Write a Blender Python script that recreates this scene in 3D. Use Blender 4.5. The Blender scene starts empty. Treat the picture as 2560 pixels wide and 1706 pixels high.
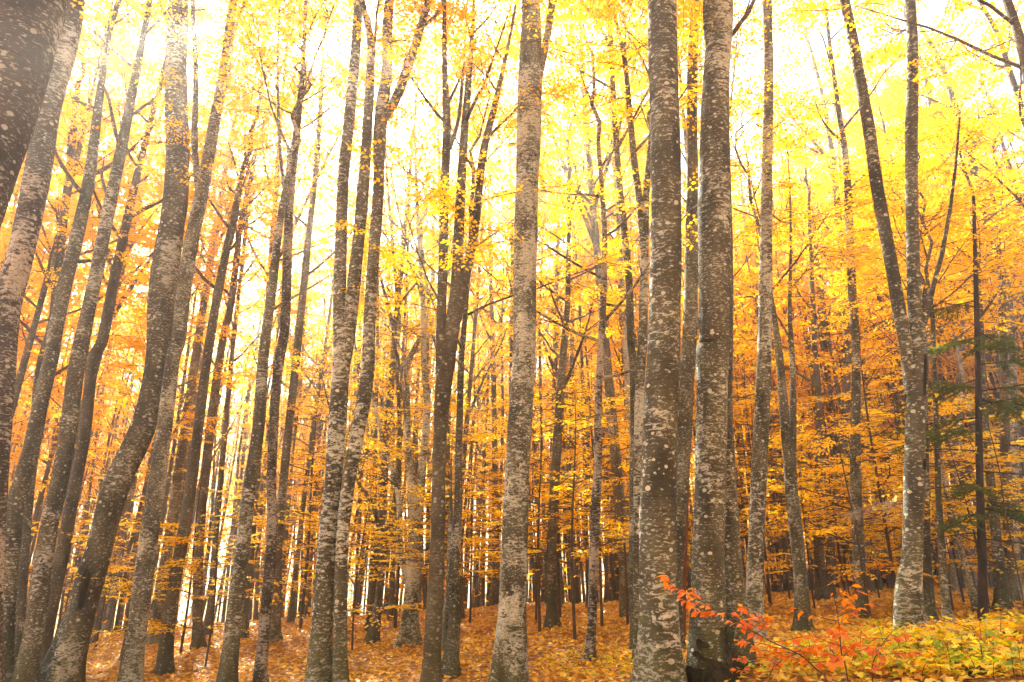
import bpy, math, random
import numpy as np
from mathutils import Vector

R = math.radians
rng = np.random.default_rng(7)
random.seed(7)
scene = bpy.context.scene
col = scene.collection

# ------------------------------------------------------------------ camera
CAM_H, PITCH, FPX = 1.55, R(18.0), 683.0
W, H = 1024.0, 682.0
cam_d = bpy.data.cameras.new("camera")
cam_d.sensor_width = 36.0
cam_d.lens = 24.0
cam_d.clip_start = 0.05
cam_d.clip_end = 2000.0
cam = bpy.data.objects.new("camera", cam_d)
cam.location = (0, 0, CAM_H)
cam.rotation_euler = (R(90) + PITCH, 0, 0)
col.objects.link(cam)
scene.camera = cam

# ------------------------------------------------------------------ sky, sun, exposure
SUN_AZ, SUN_EL = R(-26.0), R(40.0)          # azimuth from +Y (view direction), negative = towards the left
world = bpy.data.worlds.new("World")
scene.world = world
world.use_nodes = True
wn = world.node_tree
bg = wn.nodes["Background"]
sky = wn.nodes.new("ShaderNodeTexSky")
sky.sky_type = 'NISHITA'
sky.sun_disc = False
sky.sun_elevation = SUN_EL
sky.sun_rotation = SUN_AZ
sky.air_density = 1.0
sky.dust_density = 3.0
wn.links.new(sky.outputs[0], bg.inputs[0])
bg.inputs[1].default_value = 0.09
sun_d = bpy.data.lights.new("sun", 'SUN')
sun_d.energy = 5.0
sun_d.angle = R(0.55)
sun_d.color = (1.0, 0.95, 0.82)
sun = bpy.data.objects.new("sun", sun_d)
sv = Vector((math.sin(SUN_AZ) * math.cos(SUN_EL), math.cos(SUN_AZ) * math.cos(SUN_EL), math.sin(SUN_EL)))
sun.rotation_euler = sv.to_track_quat('Z', 'Y').to_euler()
sun.location = (0, 0, 60)
col.objects.link(sun)
vs = scene.view_settings
vs.view_transform = 'Standard'
vs.look = 'None'
vs.gamma = 1.0
vs.use_curve_mapping = False
vs.exposure = 3.1
cy = scene.cycles
cy.max_bounces = 6
cy.diffuse_bounces = 3
cy.transmission_bounces = 4
cy.glossy_bounces = 1
cy.volume_bounces = 0
cy.transparent_max_bounces = 4
cy.use_denoising = True
cy.sample_clamp_indirect = 6.0
cy.caustics_reflective = False
cy.caustics_refractive = False
HAZE_DENSITY = 0.0062
HAZE_G = 0.77

# ------------------------------------------------------------------ helpers
def smooth(a, b, x):
    t = np.clip((x - a) / (b - a), 0, 1)
    return t * t * (3 - 2 * t)

def terrain(x, y):
    x = np.asarray(x, float); y = np.asarray(y, float)
    xs = 40 * np.tanh(x / 40)
    z = 0.066 * xs - 0.006 * np.clip(y, 0, 60)
    z = z + 0.42 * np.exp(-(((x - 4.6) / 2.9) ** 2 + ((y - 6.6) / 3.0) ** 2))
    z = z + 0.07 * np.sin(0.55 * x + 1.3) * np.cos(0.43 * y + 0.4) + 0.035 * np.sin(1.3 * x - 0.9 * y) + 0.02 * np.sin(2.9 * x + 2.1 * y)
    z = z + 0.25 * np.sin(0.11 * x + 0.09 * y)
    # the floor falls away behind a crest on the left and in the middle
    d = np.clip(y - 25, 0, 75)
    z = z - (0.11 * d * d / (d + 8)) * (1 - smooth(1.0, 16.0, x - 0.12 * (y - 25)))
    return z

CP, SP = math.cos(PITCH), math.sin(PITCH)
def ray(u, v):
    """direction through a pixel of the 1024x682 frame"""
    a, b = (u - W / 2) / FPX, (H / 2 - v) / FPX
    return np.array([a, CP - b * SP, SP + b * CP])

def ground_hit(u, v):
    d = ray(u, v)
    t = 2.0
    while t < 150:
        p = d * t
        if CAM_H + p[2] <= terrain(p[0], p[1]):
            return np.array([p[0], p[1], float(terrain(p[0], p[1]))])
        t += 0.02
    return None

OFF = {1: (0, 853), 2: (640, 853), 3: (1280, 853), 4: (1920, 853), 5: (0, 0), 6: (640, 0), 7: (1280, 0), 8: (1920, 0)}
def zp(r, x, y, w=0):
    """a point read off an enlarged tile of the photograph -> pixel of the 1024x682 frame and width in pixels"""
    ox, oy = OFF[r]
    return ((ox + x / 1.8375) * 0.4, (oy + y / 1.8375) * 0.4, w / 1.8375 * 0.4)

def link(name, me, parent=None, loc=None):
    o = bpy.data.objects.new(name, me)
    col.objects.link(o)
    if loc is not None:
        o.location = loc
    if parent is not None:
        o.parent = parent
    return o

def empty(name, loc, rz=0.0):
    o = bpy.data.objects.new(name, None)
    o.empty_display_size = 0.2
    o.location = loc
    o.rotation_euler = (0, 0, rz)
    col.objects.link(o)
    return o

def tag(o, label=None, cat=None, group=None, kind=None):
    if label: o["label"] = label
    if cat: o["category"] = cat
    if group: o["group"] = group
    if kind: o["kind"] = kind
    return o

def mesh_np(name, verts, quads, mat, smooth_shade=True, rnd=None, tris=None):
    """mesh from numpy arrays; quads (n,4)"""
    me = bpy.data.meshes.new(name)
    verts = np.asarray(verts, np.float32)
    quads = np.asarray(quads, np.int32).reshape(-1, 4)
    nq = len(quads)
    me.vertices.add(len(verts))
    me.vertices.foreach_set("co", verts.ravel())
    me.loops.add(nq * 4)
    me.loops.foreach_set("vertex_index", quads.ravel())
    me.polygons.add(nq)
    me.polygons.foreach_set("loop_start", np.arange(0, nq * 4, 4, dtype=np.int32))
    me.polygons.foreach_set("loop_total", np.full(nq, 4, np.int32))
    me.polygons.foreach_set("use_smooth", np.full(nq, smooth_shade, dtype=bool))
    if rnd is not None:
        at = me.attributes.new("rnd", 'FLOAT', 'FACE')
        at.data.foreach_set("value", np.asarray(rnd, np.float32))
    me.update(calc_edges=True)
    me.validate()
    me.materials.append(mat)
    return me

def catmull(P, n_per):
    """smooth resampling of control rows (any number of columns)"""
    P = np.asarray(P, float)
    Q = np.vstack([2 * P[0] - P[1], P, 2 * P[-1] - P[-2]])
    out = []
    for i in range(1, len(Q) - 2):
        p0, p1, p2, p3 = Q[i - 1], Q[i], Q[i + 1], Q[i + 2]
        for k in range(n_per):
            t = k / n_per
            out.append(0.5 * ((2 * p1) + (-p0 + p2) * t + (2 * p0 - 5 * p1 + 4 * p2 - p3) * t * t + (-p0 + 3 * p1 - 3 * p2 + p3) * t ** 3))
    out.append(Q[-2])
    return np.array(out)

class Acc:
    def __init__(s):
        s.v, s.f, s.n = [], [], 0
    def tube(s, pts, rad, sides=8, rough=0.0, seed=0, cap=True, flare=None):
        pts = np.asarray(pts, float); rad = np.asarray(rad, float)
        n = len(pts)
        tan = np.gradient(pts, axis=0)
        tan /= np.linalg.norm(tan, axis=1)[:, None] + 1e-9
        ref = np.array([1.0, 0, 0]) if abs(tan[0][0]) < 0.8 else np.array([0, 1.0, 0])
        U = np.zeros((n, 3))
        u = ref
        for i in range(n):
            u = u - tan[i] * np.dot(u, tan[i]); u = u / (np.linalg.norm(u) + 1e-9)
            U[i] = u
        Vv = np.cross(tan, U)
        ang = np.arange(sides) * 2 * math.pi / sides
        rr = np.repeat(rad[:, None], sides, 1)
        if rough > 0:
            g = np.random.default_rng(seed)
            ph = g.uniform(0, 6.28, 8)
            L = np.concatenate([[0], np.cumsum(np.linalg.norm(np.diff(pts, axis=0), axis=1))])[:, None]
            A = ang[None, :]
            b = (np.sin(2 * A + 0.9 * L + ph[0]) * 0.5 + np.sin(3 * A - 1.3 * L + ph[1]) * 0.35 + np.sin(A + 2.1 * L + ph[2]) * 0.5
                 + np.sin(5 * A + 0.5 * L + ph[3]) * 0.2 + np.sin(4.3 * L + ph[4]) * 0.35 + np.sin(9.1 * L + 2 * A + ph[5]) * 0.2)
            rr = rr * (1 + rough * b)
        if flare is not None:
            A = ang[None, :]
            k = flare[:, None]
            rr = rr * (1 + k * (0.55 + 0.35 * np.sin(3 * A + seed) + 0.25 * np.sin(5 * A + 2 * seed)))
        V = pts[:, None, :] + rr[:, :, None] * (np.cos(ang)[None, :, None] * U[:, None, :] + np.sin(ang)[None, :, None] * Vv[:, None, :])
        s.v.append(V.reshape(-1, 3))
        i = np.arange(n - 1)[:, None] * sides
        j = np.arange(sides)[None, :]
        j2 = (j + 1) % sides
        F = np.stack([i + j, i + j2, i + sides + j2, i + sides + j], -1).reshape(-1, 4) + s.n
        s.f.append(F)
        s.n += n * sides
    def mesh(s, name, mat):
        return mesh_np(name, np.vstack(s.v), np.vstack(s.f), mat)

# ------------------------------------------------------------------ materials
def new_mat(name):
    m = bpy.data.materials.new(name)
    m.use_nodes = True
    t = m.node_tree
    for n in list(t.nodes):
        t.nodes.remove(n)
    out = t.nodes.new("ShaderNodeOutputMaterial")
    return m, t, out

def N(t, kind, **kw):
    n = t.nodes.new(kind)
    for k, v in kw.items():
        setattr(n, k, v)
    return n

def ramp(t, stops, interp='LINEAR'):
    n = t.nodes.new("ShaderNodeValToRGB")
    n.color_ramp.interpolation = interp
    el = n.color_ramp.elements
    while len(el) > 1:
        el.remove(el[-1])
    el[0].position = stops[0][0]; el[0].color = (*stops[0][1], 1)
    for p, c in stops[1:]:
        e = el.new(p); e.color = (*c, 1)
    return n

def mixc(t, fac, a, b, mode='MIX'):
    n = t.nodes.new("ShaderNodeMix")
    n.data_type = 'RGBA'
    n.blend_type = mode
    for sock, val in ((n.inputs[0], fac), (n.inputs[6], a), (n.inputs[7], b)):
        if hasattr(val, 'node'):
            t.links.new(val, sock)
        elif isinstance(val, (int, float)):
            sock.default_value = val
        else:
            sock.default_value = (*val, 1)
    return n.outputs[2]

def mathn(t, op, a, b=None, c=None):
    n = t.nodes.new("ShaderNodeMath")
    n.operation = op
    for i, val in enumerate((a, b, c)):
        if val is None:
            continue
        if hasattr(val, 'node'):
            t.links.new(val, n.inputs[i])
        else:
            n.inputs[i].default_value = val
    return n.outputs[0]

def noise(t, vec, scale, detail=4.0, rough=0.55, dist=0.0):
    n = t.nodes.new("ShaderNodeTexNoise")
    n.inputs["Scale"].default_value = scale
    n.inputs["Detail"].default_value = detail
    n.inputs["Roughness"].default_value = rough
    n.inputs["Distortion"].default_value = dist
    t.links.new(vec, n.inputs["Vector"])
    return n.outputs["Fac"]

def mapping(t, vec, scale):
    n = t.nodes.new("ShaderNodeMapping")
    n.inputs["Scale"].default_value = scale
    t.links.new(vec, n.inputs["Vector"])
    return n.outputs[0]

def bark_material(name, dark, mid, lichen, amount=0.5, moss=0.35):
    m, t, out = new_mat(name)
    tc = N(t, "ShaderNodeTexCoord")
    oi = N(t, "ShaderNodeAttribute", attribute_type='OBJECT', attribute_name="tone")
    off = N(t, "ShaderNodeVectorMath", operation='ADD')
    t.links.new(tc.outputs["Object"], off.inputs[0])
    sc = N(t, "ShaderNodeVectorMath", operation='SCALE')
    sc.inputs["Scale"].default_value = 37.0
    cmb = N(t, "ShaderNodeCombineXYZ")
    for i in range(3):
        t.links.new(oi.outputs["Fac"], cmb.inputs[i])
    t.links.new(cmb.outputs[0], sc.inputs[0])
    t.links.new(sc.outputs[0], off.inputs[1])
    vsc = N(t, "ShaderNodeVectorMath", operation='SCALE')
    t.links.new(off.outputs[0], vsc.inputs[0])
    t.links.new(mathn(t, 'ADD', 0.72, mathn(t, 'MULTIPLY', mathn(t, 'FRACT', mathn(t, 'MULTIPLY', oi.outputs["Fac"], 7.3)), 0.75)), vsc.inputs["Scale"])
    P = vsc.outputs[0]
    # smooth grey-brown bark, broad tonal patches
    n1 = noise(t, mapping(t, P, (1.0, 1.0, 0.45)), 3.2, 5)
    base = ramp(t, [(0.34, dark), (0.60, mid)])
    t.links.new(n1, base.inputs[0])
    # fine horizontal wrinkles
    n2 = noise(t, mapping(t, P, (2.0, 2.0, 26.0)), 2.2, 4, 0.65)
    c = mixc(t, mathn(t, 'MULTIPLY', smoothstep(t, n2, 0.50, 0.66), 0.62), base.outputs[0], (dark[0] * .45, dark[1] * .45, dark[2] * .45))
    # pale lichen, in bands stretched round the trunk
    big = noise(t, mapping(t, P, (1.0, 1.0, 0.7)), 1.6, 3)
    n3 = noise(t, mapping(t, P, (3.0, 3.0, 8.0)), 3.4, 6, 0.68, 0.8)
    lf = mathn(t, 'ADD', n3, mathn(t, 'MULTIPLY', mathn(t, 'SUBTRACT', big, 0.5), 0.8))
    th = 0.66 - 0.14 * amount
    lf = mathn(t, 'ADD', lf, mathn(t, 'MULTIPLY', mathn(t, 'SUBTRACT', oi.outputs["Fac"], 0.55), 0.26))
    lm = smoothstep(t, lf, th, th + 0.045)
    n3b = noise(t, P, 40.0, 3, 0.7)
    lm = mathn(t, 'MULTIPLY', lm, smoothstep(t, n3b, 0.30, 0.52))
    fine = noise(t, mapping(t, P, (7.0, 7.0, 17.0)), 3.6, 4, 0.6, 0.4)
    ff = mathn(t, 'ADD', fine, mathn(t, 'MULTIPLY', mathn(t, 'SUBTRACT', n1, 0.5), 0.25))
    fm = smoothstep(t, ff, 0.60 - 0.05 * amount, 0.66 - 0.05 * amount)
    lm = mathn(t, 'MAXIMUM', lm, mathn(t, 'MULTIPLY', fm, 0.8))
    c = mixc(t, mathn(t, 'MULTIPLY', lm, 0.88), c, lichen)
    # round lichen spots
    vo = t.nodes.new("ShaderNodeTexVoronoi")
    vo.inputs["Scale"].default_value = 13.0
    t.links.new(mapping(t, P, (1.0, 1.0, 1.25)), vo.inputs["Vector"])
    vd = t.nodes.new("ShaderNodeSeparateColor")
    t.links.new(vo.outputs["Color"], vd.inputs[0])
    rad = mathn(t, 'MULTIPLY', mathn(t, 'SUBTRACT', vd.outputs[0], 0.42), 0.58)
    wob = mathn(t, 'ADD', vo.outputs["Distance"], mathn(t, 'MULTIPLY', mathn(t, 'SUBTRACT', n3b, 0.5), 0.22))
    sp = mathn(t, 'LESS_THAN', wob, rad)
    c = mixc(t, mathn(t, 'MULTIPLY', sp, 0.85), c, (lichen[0] * 1.06, lichen[1] * 1.05, lichen[2]))
    # moss and damp near the ground (object z is height above the base)
    sep = N(t, "ShaderNodeSeparateXYZ")
    t.links.new(tc.outputs["Object"], sep.inputs[0])
    hm = mathn(t, 'SUBTRACT', 1.0, smoothstep(t, sep.outputs[2], 0.0, 2.6))
    mm = smoothstep(t, mathn(t, 'ADD', noise(t, P, 5.0, 5, 0.65), mathn(t, 'MULTIPLY', mathn(t, 'SUBTRACT', hm, 0.6), 0.4)), 0.52, 0.66)
    c = mixc(t, mathn(t, 'MULTIPLY', mm, moss), c, (0.075, 0.085, 0.018))
    tone = mathn(t, 'ADD', 0.78, mathn(t, 'MULTIPLY', oi.outputs["Fac"], 0.45))
    hs = t.nodes.new("ShaderNodeHueSaturation")
    t.links.new(c, hs.inputs["Color"])
    t.links.new(tone, hs.inputs["Value"])
    bs = N(t, "ShaderNodeBsdfPrincipled")
    t.links.new(hs.outputs[0], bs.inputs["Base Color"])
    bs.inputs["Roughness"].default_value = 0.82
    bs.inputs["Specular IOR Level"].default_value = 0.28
    bp = N(t, "ShaderNodeBump")
    bp.inputs["Strength"].default_value = 0.75
    bp.inputs["Distance"].default_value = 0.025
    hgt = mathn(t, 'ADD', mathn(t, 'MULTIPLY', n2, -0.8), mathn(t, 'ADD', mathn(t, 'MULTIPLY', lm, 0.25), mathn(t, 'MULTIPLY', n1, 0.8)))
    t.links.new(hgt, bp.inputs["Height"])
    t.links.new(bp.outputs[0], bs.inputs["Normal"])
    t.links.new(bs.outputs[0], out.inputs[0])
    return m

def smoothstep(t, v, a, b):
    n = t.nodes.new("ShaderNodeMapRange")
    n.interpolation_type = 'SMOOTHSTEP'
    n.inputs[1].default_value = a
    n.inputs[2].default_value = b
    t.links.new(v, n.inputs[0])
    return n.outputs[0]

def leaf_material(name, stops, trans=0.55, gloss=0.25, shift=0.25):
    """thin leaf: part of the light reflected, part let through; colour runs over stops by leaf, by tree ("hue") and by clump"""
    m, t, out = new_mat(name)
    at = N(t, "ShaderNodeAttribute", attribute_name="rnd")
    oh = N(t, "ShaderNodeAttribute", attribute_type='OBJECT', attribute_name="hue")
    tc = N(t, "ShaderNodeTexCoord")
    cl = noise(t, tc.outputs["Object"], 0.9, 2)
    v = mathn(t, 'ADD', mathn(t, 'MULTIPLY', at.outputs["Fac"], 0.42), mathn(t, 'MULTIPLY', oh.outputs["Fac"], 0.42))
    v = mathn(t, 'ADD', v, mathn(t, 'MULTIPLY', mathn(t, 'SUBTRACT', cl, 0.42), 0.55))
    rp = ramp(t, stops)
    t.links.new(v, rp.inputs[0])
    bs = N(t, "ShaderNodeBsdfPrincipled")
    bs.inputs["Roughness"].default_value = 0.5
    bs.inputs["Specular IOR Level"].default_value = gloss
    t.links.new(rp.outputs[0], bs.inputs["Base Color"])
    tr = N(t, "ShaderNodeBsdfTranslucent")
    hs = t.nodes.new("ShaderNodeHueSaturation")
    hs.inputs["Saturation"].default_value = 1.12
    hs.inputs["Value"].default_value = 1.2
    t.links.new(rp.outputs[0], hs.inputs["Color"])
    t.links.new(hs.outputs[0], tr.inputs["Color"])
    mx = N(t, "ShaderNodeMixShader")
    mx.inputs[0].default_value = trans
    t.links.new(bs.outputs[0], mx.inputs[1])
    t.links.new(tr.outputs[0], mx.inputs[2])
    t.links.new(mx.outputs[0], out.inputs[0])
    return m

def plain_material(name, c1, c2, scale=6.0, rough=0.8, stretch=(1, 1, 1), bump=0.3):
    m, t, out = new_mat(name)
    tc = N(t, "ShaderNodeTexCoord")
    n1 = noise(t, mapping(t, tc.outputs["Object"], stretch), scale, 6, 0.6)
    rp = ramp(t, [(0.32, c1), (0.68, c2)])
    t.links.new(n1, rp.inputs[0])
    bs = N(t, "ShaderNodeBsdfPrincipled")
    bs.inputs["Roughness"].default_value = rough
    bs.inputs["Specular IOR Level"].default_value = 0.25
    t.links.new(rp.outputs[0], bs.inputs["Base Color"])
    bp = N(t, "ShaderNodeBump")
    bp.inputs["Strength"].default_value = bump
    bp.inputs["Distance"].default_value = 0.02
    t.links.new(n1, bp.inputs["Height"])
    t.links.new(bp.outputs[0], bs.inputs["Normal"])
    t.links.new(bs.outputs[0], out.inputs[0])
    return m

M = {}
M['bark'] = bark_material("beech_bark", (0.042, 0.034, 0.018), (0.118, 0.102, 0.056), (0.57, 0.545, 0.42), 0.62)
M['bark_plain'] = bark_material("beech_bark_far", (0.055, 0.042, 0.022), (0.145, 0.115, 0.064), (0.46, 0.42, 0.31), 0.45, 0.25)
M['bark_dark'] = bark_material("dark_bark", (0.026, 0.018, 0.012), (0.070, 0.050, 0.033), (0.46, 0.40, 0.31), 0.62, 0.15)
M['bark_spruce'] = plain_material("spruce_bark", (0.020, 0.014, 0.010), (0.070, 0.048, 0.033), 9.0, 0.9, (1, 1, 0.4), 0.8)
M['twig'] = plain_material("twig_bark", (0.055, 0.036, 0.022), (0.13, 0.09, 0.058), 12.0)
M['dead_wood'] = plain_material("dead_wood", (0.20, 0.15, 0.10), (0.42, 0.34, 0.25), 9.0, 0.85, (1, 1, 1), 0.5)
M['red_wood'] = plain_material("bare_red_wood", (0.10, 0.030, 0.012), (0.22, 0.075, 0.030), 6.0, 0.8, (3, 3, 0.4), 0.6)
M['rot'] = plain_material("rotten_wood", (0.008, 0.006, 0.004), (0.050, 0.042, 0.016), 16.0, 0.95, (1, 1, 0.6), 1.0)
M['scar'] = plain_material("scar_wood", (0.020, 0.014, 0.010), (0.10, 0.068, 0.042), 8.0, 0.9, (2, 2, 0.5), 0.8)
YEL = [(0.0, (0.93, 0.64, 0.016)), (0.25, (0.93, 0.58, 0.013)), (0.5, (0.92, 0.52, 0.011)), (0.75, (0.90, 0.43, 0.009)), (1.0, (0.84, 0.32, 0.008))]
ORA = [(0.0, (0.93, 0.70, 0.020)), (0.3, (0.92, 0.62, 0.016)), (0.6, (0.90, 0.51, 0.012)), (1.0, (0.82, 0.33, 0.009))]
LIT = [(0.0, (0.86, 0.66, 0.14)), (0.3, (0.80, 0.51, 0.06)), (0.6, (0.64, 0.32, 0.030)), (1.0, (0.32, 0.125, 0.020))]
RED = [(0.0, (0.86, 0.46, 0.04)), (0.4, (0.78, 0.24, 0.026)), (0.8, (0.58, 0.105, 0.020)), (1.0, (0.36, 0.07, 0.018))]
MAP_ = [(0.0, (0.30, 0.40, 0.03)), (0.22, (0.66, 0.62, 0.04)), (0.5, (0.88, 0.66, 0.035)), (0.78, (0.88, 0.48, 0.025)), (1.0, (0.70, 0.24, 0.016))]
GRE = [(0.0, (0.12, 0.24, 0.02)), (0.5, (0.28, 0.38, 0.03)), (1.0, (0.62, 0.58, 0.04))]
M['leaf_yellow'] = leaf_material("leaf_yellow", YEL, 0.62)
M['leaf_orange'] = leaf_material("leaf_orange", ORA, 0.58)
M['litter'] = leaf_material("leaf_fallen", LIT, 0.22, 0.35)
M['leaf_red'] = leaf_material("leaf_red", RED, 0.55, 0.4)
M['leaf_maple'] = leaf_material("leaf_maple", MAP_, 0.45, 0.4)
M['leaf_green'] = leaf_material("leaf_green", GRE, 0.5, 0.3)
M['needle'] = leaf_material("spruce_needles", [(0.0, (0.075, 0.105, 0.016)), (1.0, (0.20, 0.23, 0.035))], 0.45, 0.2)

def ground_material():
    m, t, out = new_mat("forest_floor")
    tc = N(t, "ShaderNodeTexCoord")
    P = tc.outputs["Object"]
    n1 = noise(t, P, 22.0, 5, 0.7)
    n2 = noise(t, P, 1.1, 4)
    vo = t.nodes.new("ShaderNodeTexVoronoi")
    vo.inputs["Scale"].default_value = 14.0
    t.links.new(P, vo.inputs["Vector"])
    sc = t.nodes.new("ShaderNodeSeparateColor")
    t.links.new(vo.outputs["Color"], sc.inputs[0])
    rp = ramp(t, [(0.0, (0.08, 0.034, 0.010)), (0.3, (0.27, 0.105, 0.017)), (0.6, (0.50, 0.22, 0.030)), (0.85, (0.62, 0.34, 0.055)), (1.0, (0.70, 0.48, 0.10))])
    v = mathn(t, 'ADD', mathn(t, 'MULTIPLY', sc.outputs[0], 0.6), mathn(t, 'MULTIPLY', mathn(t, 'SUBTRACT', n2, 0.3), 0.7))
    t.links.new(v, rp.inputs[0])
    c = mixc(t, smoothstep(t, n1, 0.45, 0.75), rp.outputs[0], (0.045, 0.02, 0.009))
    bs = N(t, "ShaderNodeBsdfPrincipled")
    bs.inputs["Roughness"].default_value = 0.75
    t.links.new(c, bs.inputs["Base Color"])
    bp = N(t, "ShaderNodeBump")
    bp.inputs["Strength"].default_value = 0.9
    bp.inputs["Distance"].default_value = 0.05
    t.links.new(mathn(t, 'ADD', n1, sc.outputs[1]), bp.inputs["Height"])
    t.links.new(bp.outputs[0], bs.inputs["Normal"])
    t.links.new(bs.outputs[0], out.inputs[0])
    return m
M['ground'] = ground_material()

# ------------------------------------------------------------------ ground sheet
def build_ground():
    xs = np.concatenate([np.linspace(-150, -26, 32)[:-1], np.linspace(-26, 26, 131), np.linspace(26, 150, 32)[1:]])
    ys = np.concatenate([np.linspace(-40, -2, 14)[:-1], np.linspace(-2, 34, 100), np.linspace(34, 190, 46)[1:]])
    X, Y = np.meshgrid(xs, ys)
    V = np.stack([X, Y, terrain(X, Y)], -1).reshape(-1, 3)
    nx, ny = len(xs), len(ys)
    i = np.arange(ny - 1)[:, None] * nx; j = np.arange(nx - 1)[None, :]
    F = np.stack([i + j, i + j + 1, i + nx + j + 1, i + nx + j], -1).reshape(-1, 4)
    o = link("ground", mesh_np("ground", V, F, M['ground']))
    tag(o, "sloping forest floor of brown earth and fallen leaves", kind="structure")
    return o
ground = build_ground()

# ------------------------------------------------------------------ leaves
def leaf_quads(P, D, Nn, s, wid=0.34):
    """rhombic, slightly folded leaves: arrays of base, direction, normal, length -> verts, quads"""
    D = D / (np.linalg.norm(D, axis=1)[:, None] + 1e-9)
    S = np.cross(Nn, D); S /= np.linalg.norm(S, axis=1)[:, None] + 1e-9
    Nn = np.cross(D, S)
    s = s[:, None]
    a = P
    b = P + D * 0.45 * s + S * wid * s + Nn * 0.07 * s
    c = P + D * s - Nn * 0.08 * s
    d = P + D * 0.45 * s - S * wid * s + Nn * 0.07 * s
    V = np.stack([a, b, c, d], 1).reshape(-1, 3)
    F = np.arange(len(P) * 4).reshape(-1, 4)
    return V, F

def make_spray(g, L=0.95, nside=6, per=7, size=0.075, tilt=.33):
    """flat fan of leaves as beech twigs carry them; twig runs along +X, leaves near the XY plane"""
    P, D = [], []
    segs = [np.array([[0, 0, 0], [L * .5, 0, 0.02], [L, 0, -0.04]])]
    for k in range(nside):
        x = L * (0.12 + 0.8 * (k + g.uniform(-.3, .3)) / nside)
        sgn = 1 if k % 2 else -1
        ln = L * g.uniform(0.28, 0.5) * (1.1 - 0.6 * x / L)
        a = sgn * g.uniform(0.6, 1.0)
        d = np.array([math.cos(a), math.sin(a), g.uniform(-.12, .05)])
        for q in range(per):
            f = (q + 0.6) / per
            s2 = 1 if q % 2 else -1
            P.append(np.array([x, 0, 0]) + d * ln * f)
            aa = a + s2 * g.uniform(0.5, 1.1)
            D.append([math.cos(aa), math.sin(aa), g.uniform(-.35, .15)])
    for q in range(per + 2):
        f = (q + .5) / (per + 2)
        s2 = 1 if q % 2 else -1
        P.append([L * (0.3 + 0.7 * f), 0, -0.03 * f])
        aa = s2 * g.uniform(0.3, 1.0)
        D.append([math.cos(aa), math.sin(aa), g.uniform(-.35, .1)])
    P = np.array(P, float); D = np.array(D, float)
    n = len(P)
    Nn = np.stack([g.normal(0, tilt, n), g.normal(0, tilt, n), np.ones(n)], 1)
    s = size * g.uniform(0.65, 1.2, n)
    return P, D, Nn, s, segs

class Leaves:
    """collects sprays into one foliage mesh"""
    def __init__(s, g, size=0.075, tilt=.5):
        s.g = g
        s.protos = [make_spray(g, g.uniform(.8, 1.15), int(g.integers(5, 8)), int(g.integers(5, 8)), size, tilt) for _ in range(6)]
        s.P, s.D, s.N, s.s = [], [], [], []
        s.tw = Acc()
    def spray(s, pos, yaw, pitch, roll, scale=1.0, leaf_scale=1.0, keep=1.0, twig=True):
        P, D, Nn, sz, segs = s.protos[int(s.g.integers(0, 6))]
        cy_, sy_ = math.cos(yaw), math.sin(yaw); cp, sp = math.cos(pitch), math.sin(pitch); cr, sr = math.cos(roll), math.sin(roll)
        Rx = np.array([[1, 0, 0], [0, cr, -sr], [0, sr, cr]])
        Ry = np.array([[cp, 0, -sp], [0, 1, 0], [sp, 0, cp]])
        Rz = np.array([[cy_, -sy_, 0], [sy_, cy_, 0], [0, 0, 1]])
        A = (Rz @ Ry @ Rx).T
        if keep < 1 and s.g.random() > keep:
            return
        k = slice(None)
        s.P.append(P[k] @ A * scale + pos); s.D.append(D[k] @ A); s.N.append(Nn[k] @ A); s.s.append(sz[k] * leaf_scale)
        if twig:
            q = segs[0] @ A * scale + pos
            s.tw.tube(q, [0.008, 0.005, 0.003], 3)
    def count(s):
        return sum(len(p) for p in s.P)
    def mesh(s, name, mat, part=1.0):
        q = [i for i in range(len(s.P)) if part >= 1 or s.g.random() < part]
        P = np.vstack([s.P[i] for i in q])
        V, F = leaf_quads(P, np.vstack([s.D[i] for i in q]), np.vstack([s.N[i] for i in q]), np.concatenate([s.s[i] for i in q]))
        return mesh_np(name, V, F, mat, False, s.g.random(len(F)))

def branch_path(g, p0, az, el, length, n=6, up=0.35, wob=0.12):
    """rising, wavering limb"""
    pts = [np.array(p0, float)]
    st = length / (n - 1)
    for i in range(n - 1):
        d = np.array([math.cos(az) * math.cos(el), math.sin(az) * math.cos(el), math.sin(el)])
        pts.append(pts[-1] + d * st)
        az += g.normal(0, wob); el += g.normal(0, wob * .7) + up / n
        el = min(el, 1.45)
    return np.array(pts)

def at(pts, f):
    x = f * (len(pts) - 1); i = min(int(x), len(pts) - 2); k = x - i
    return pts[i] * (1 - k) + pts[i + 1] * k

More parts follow.
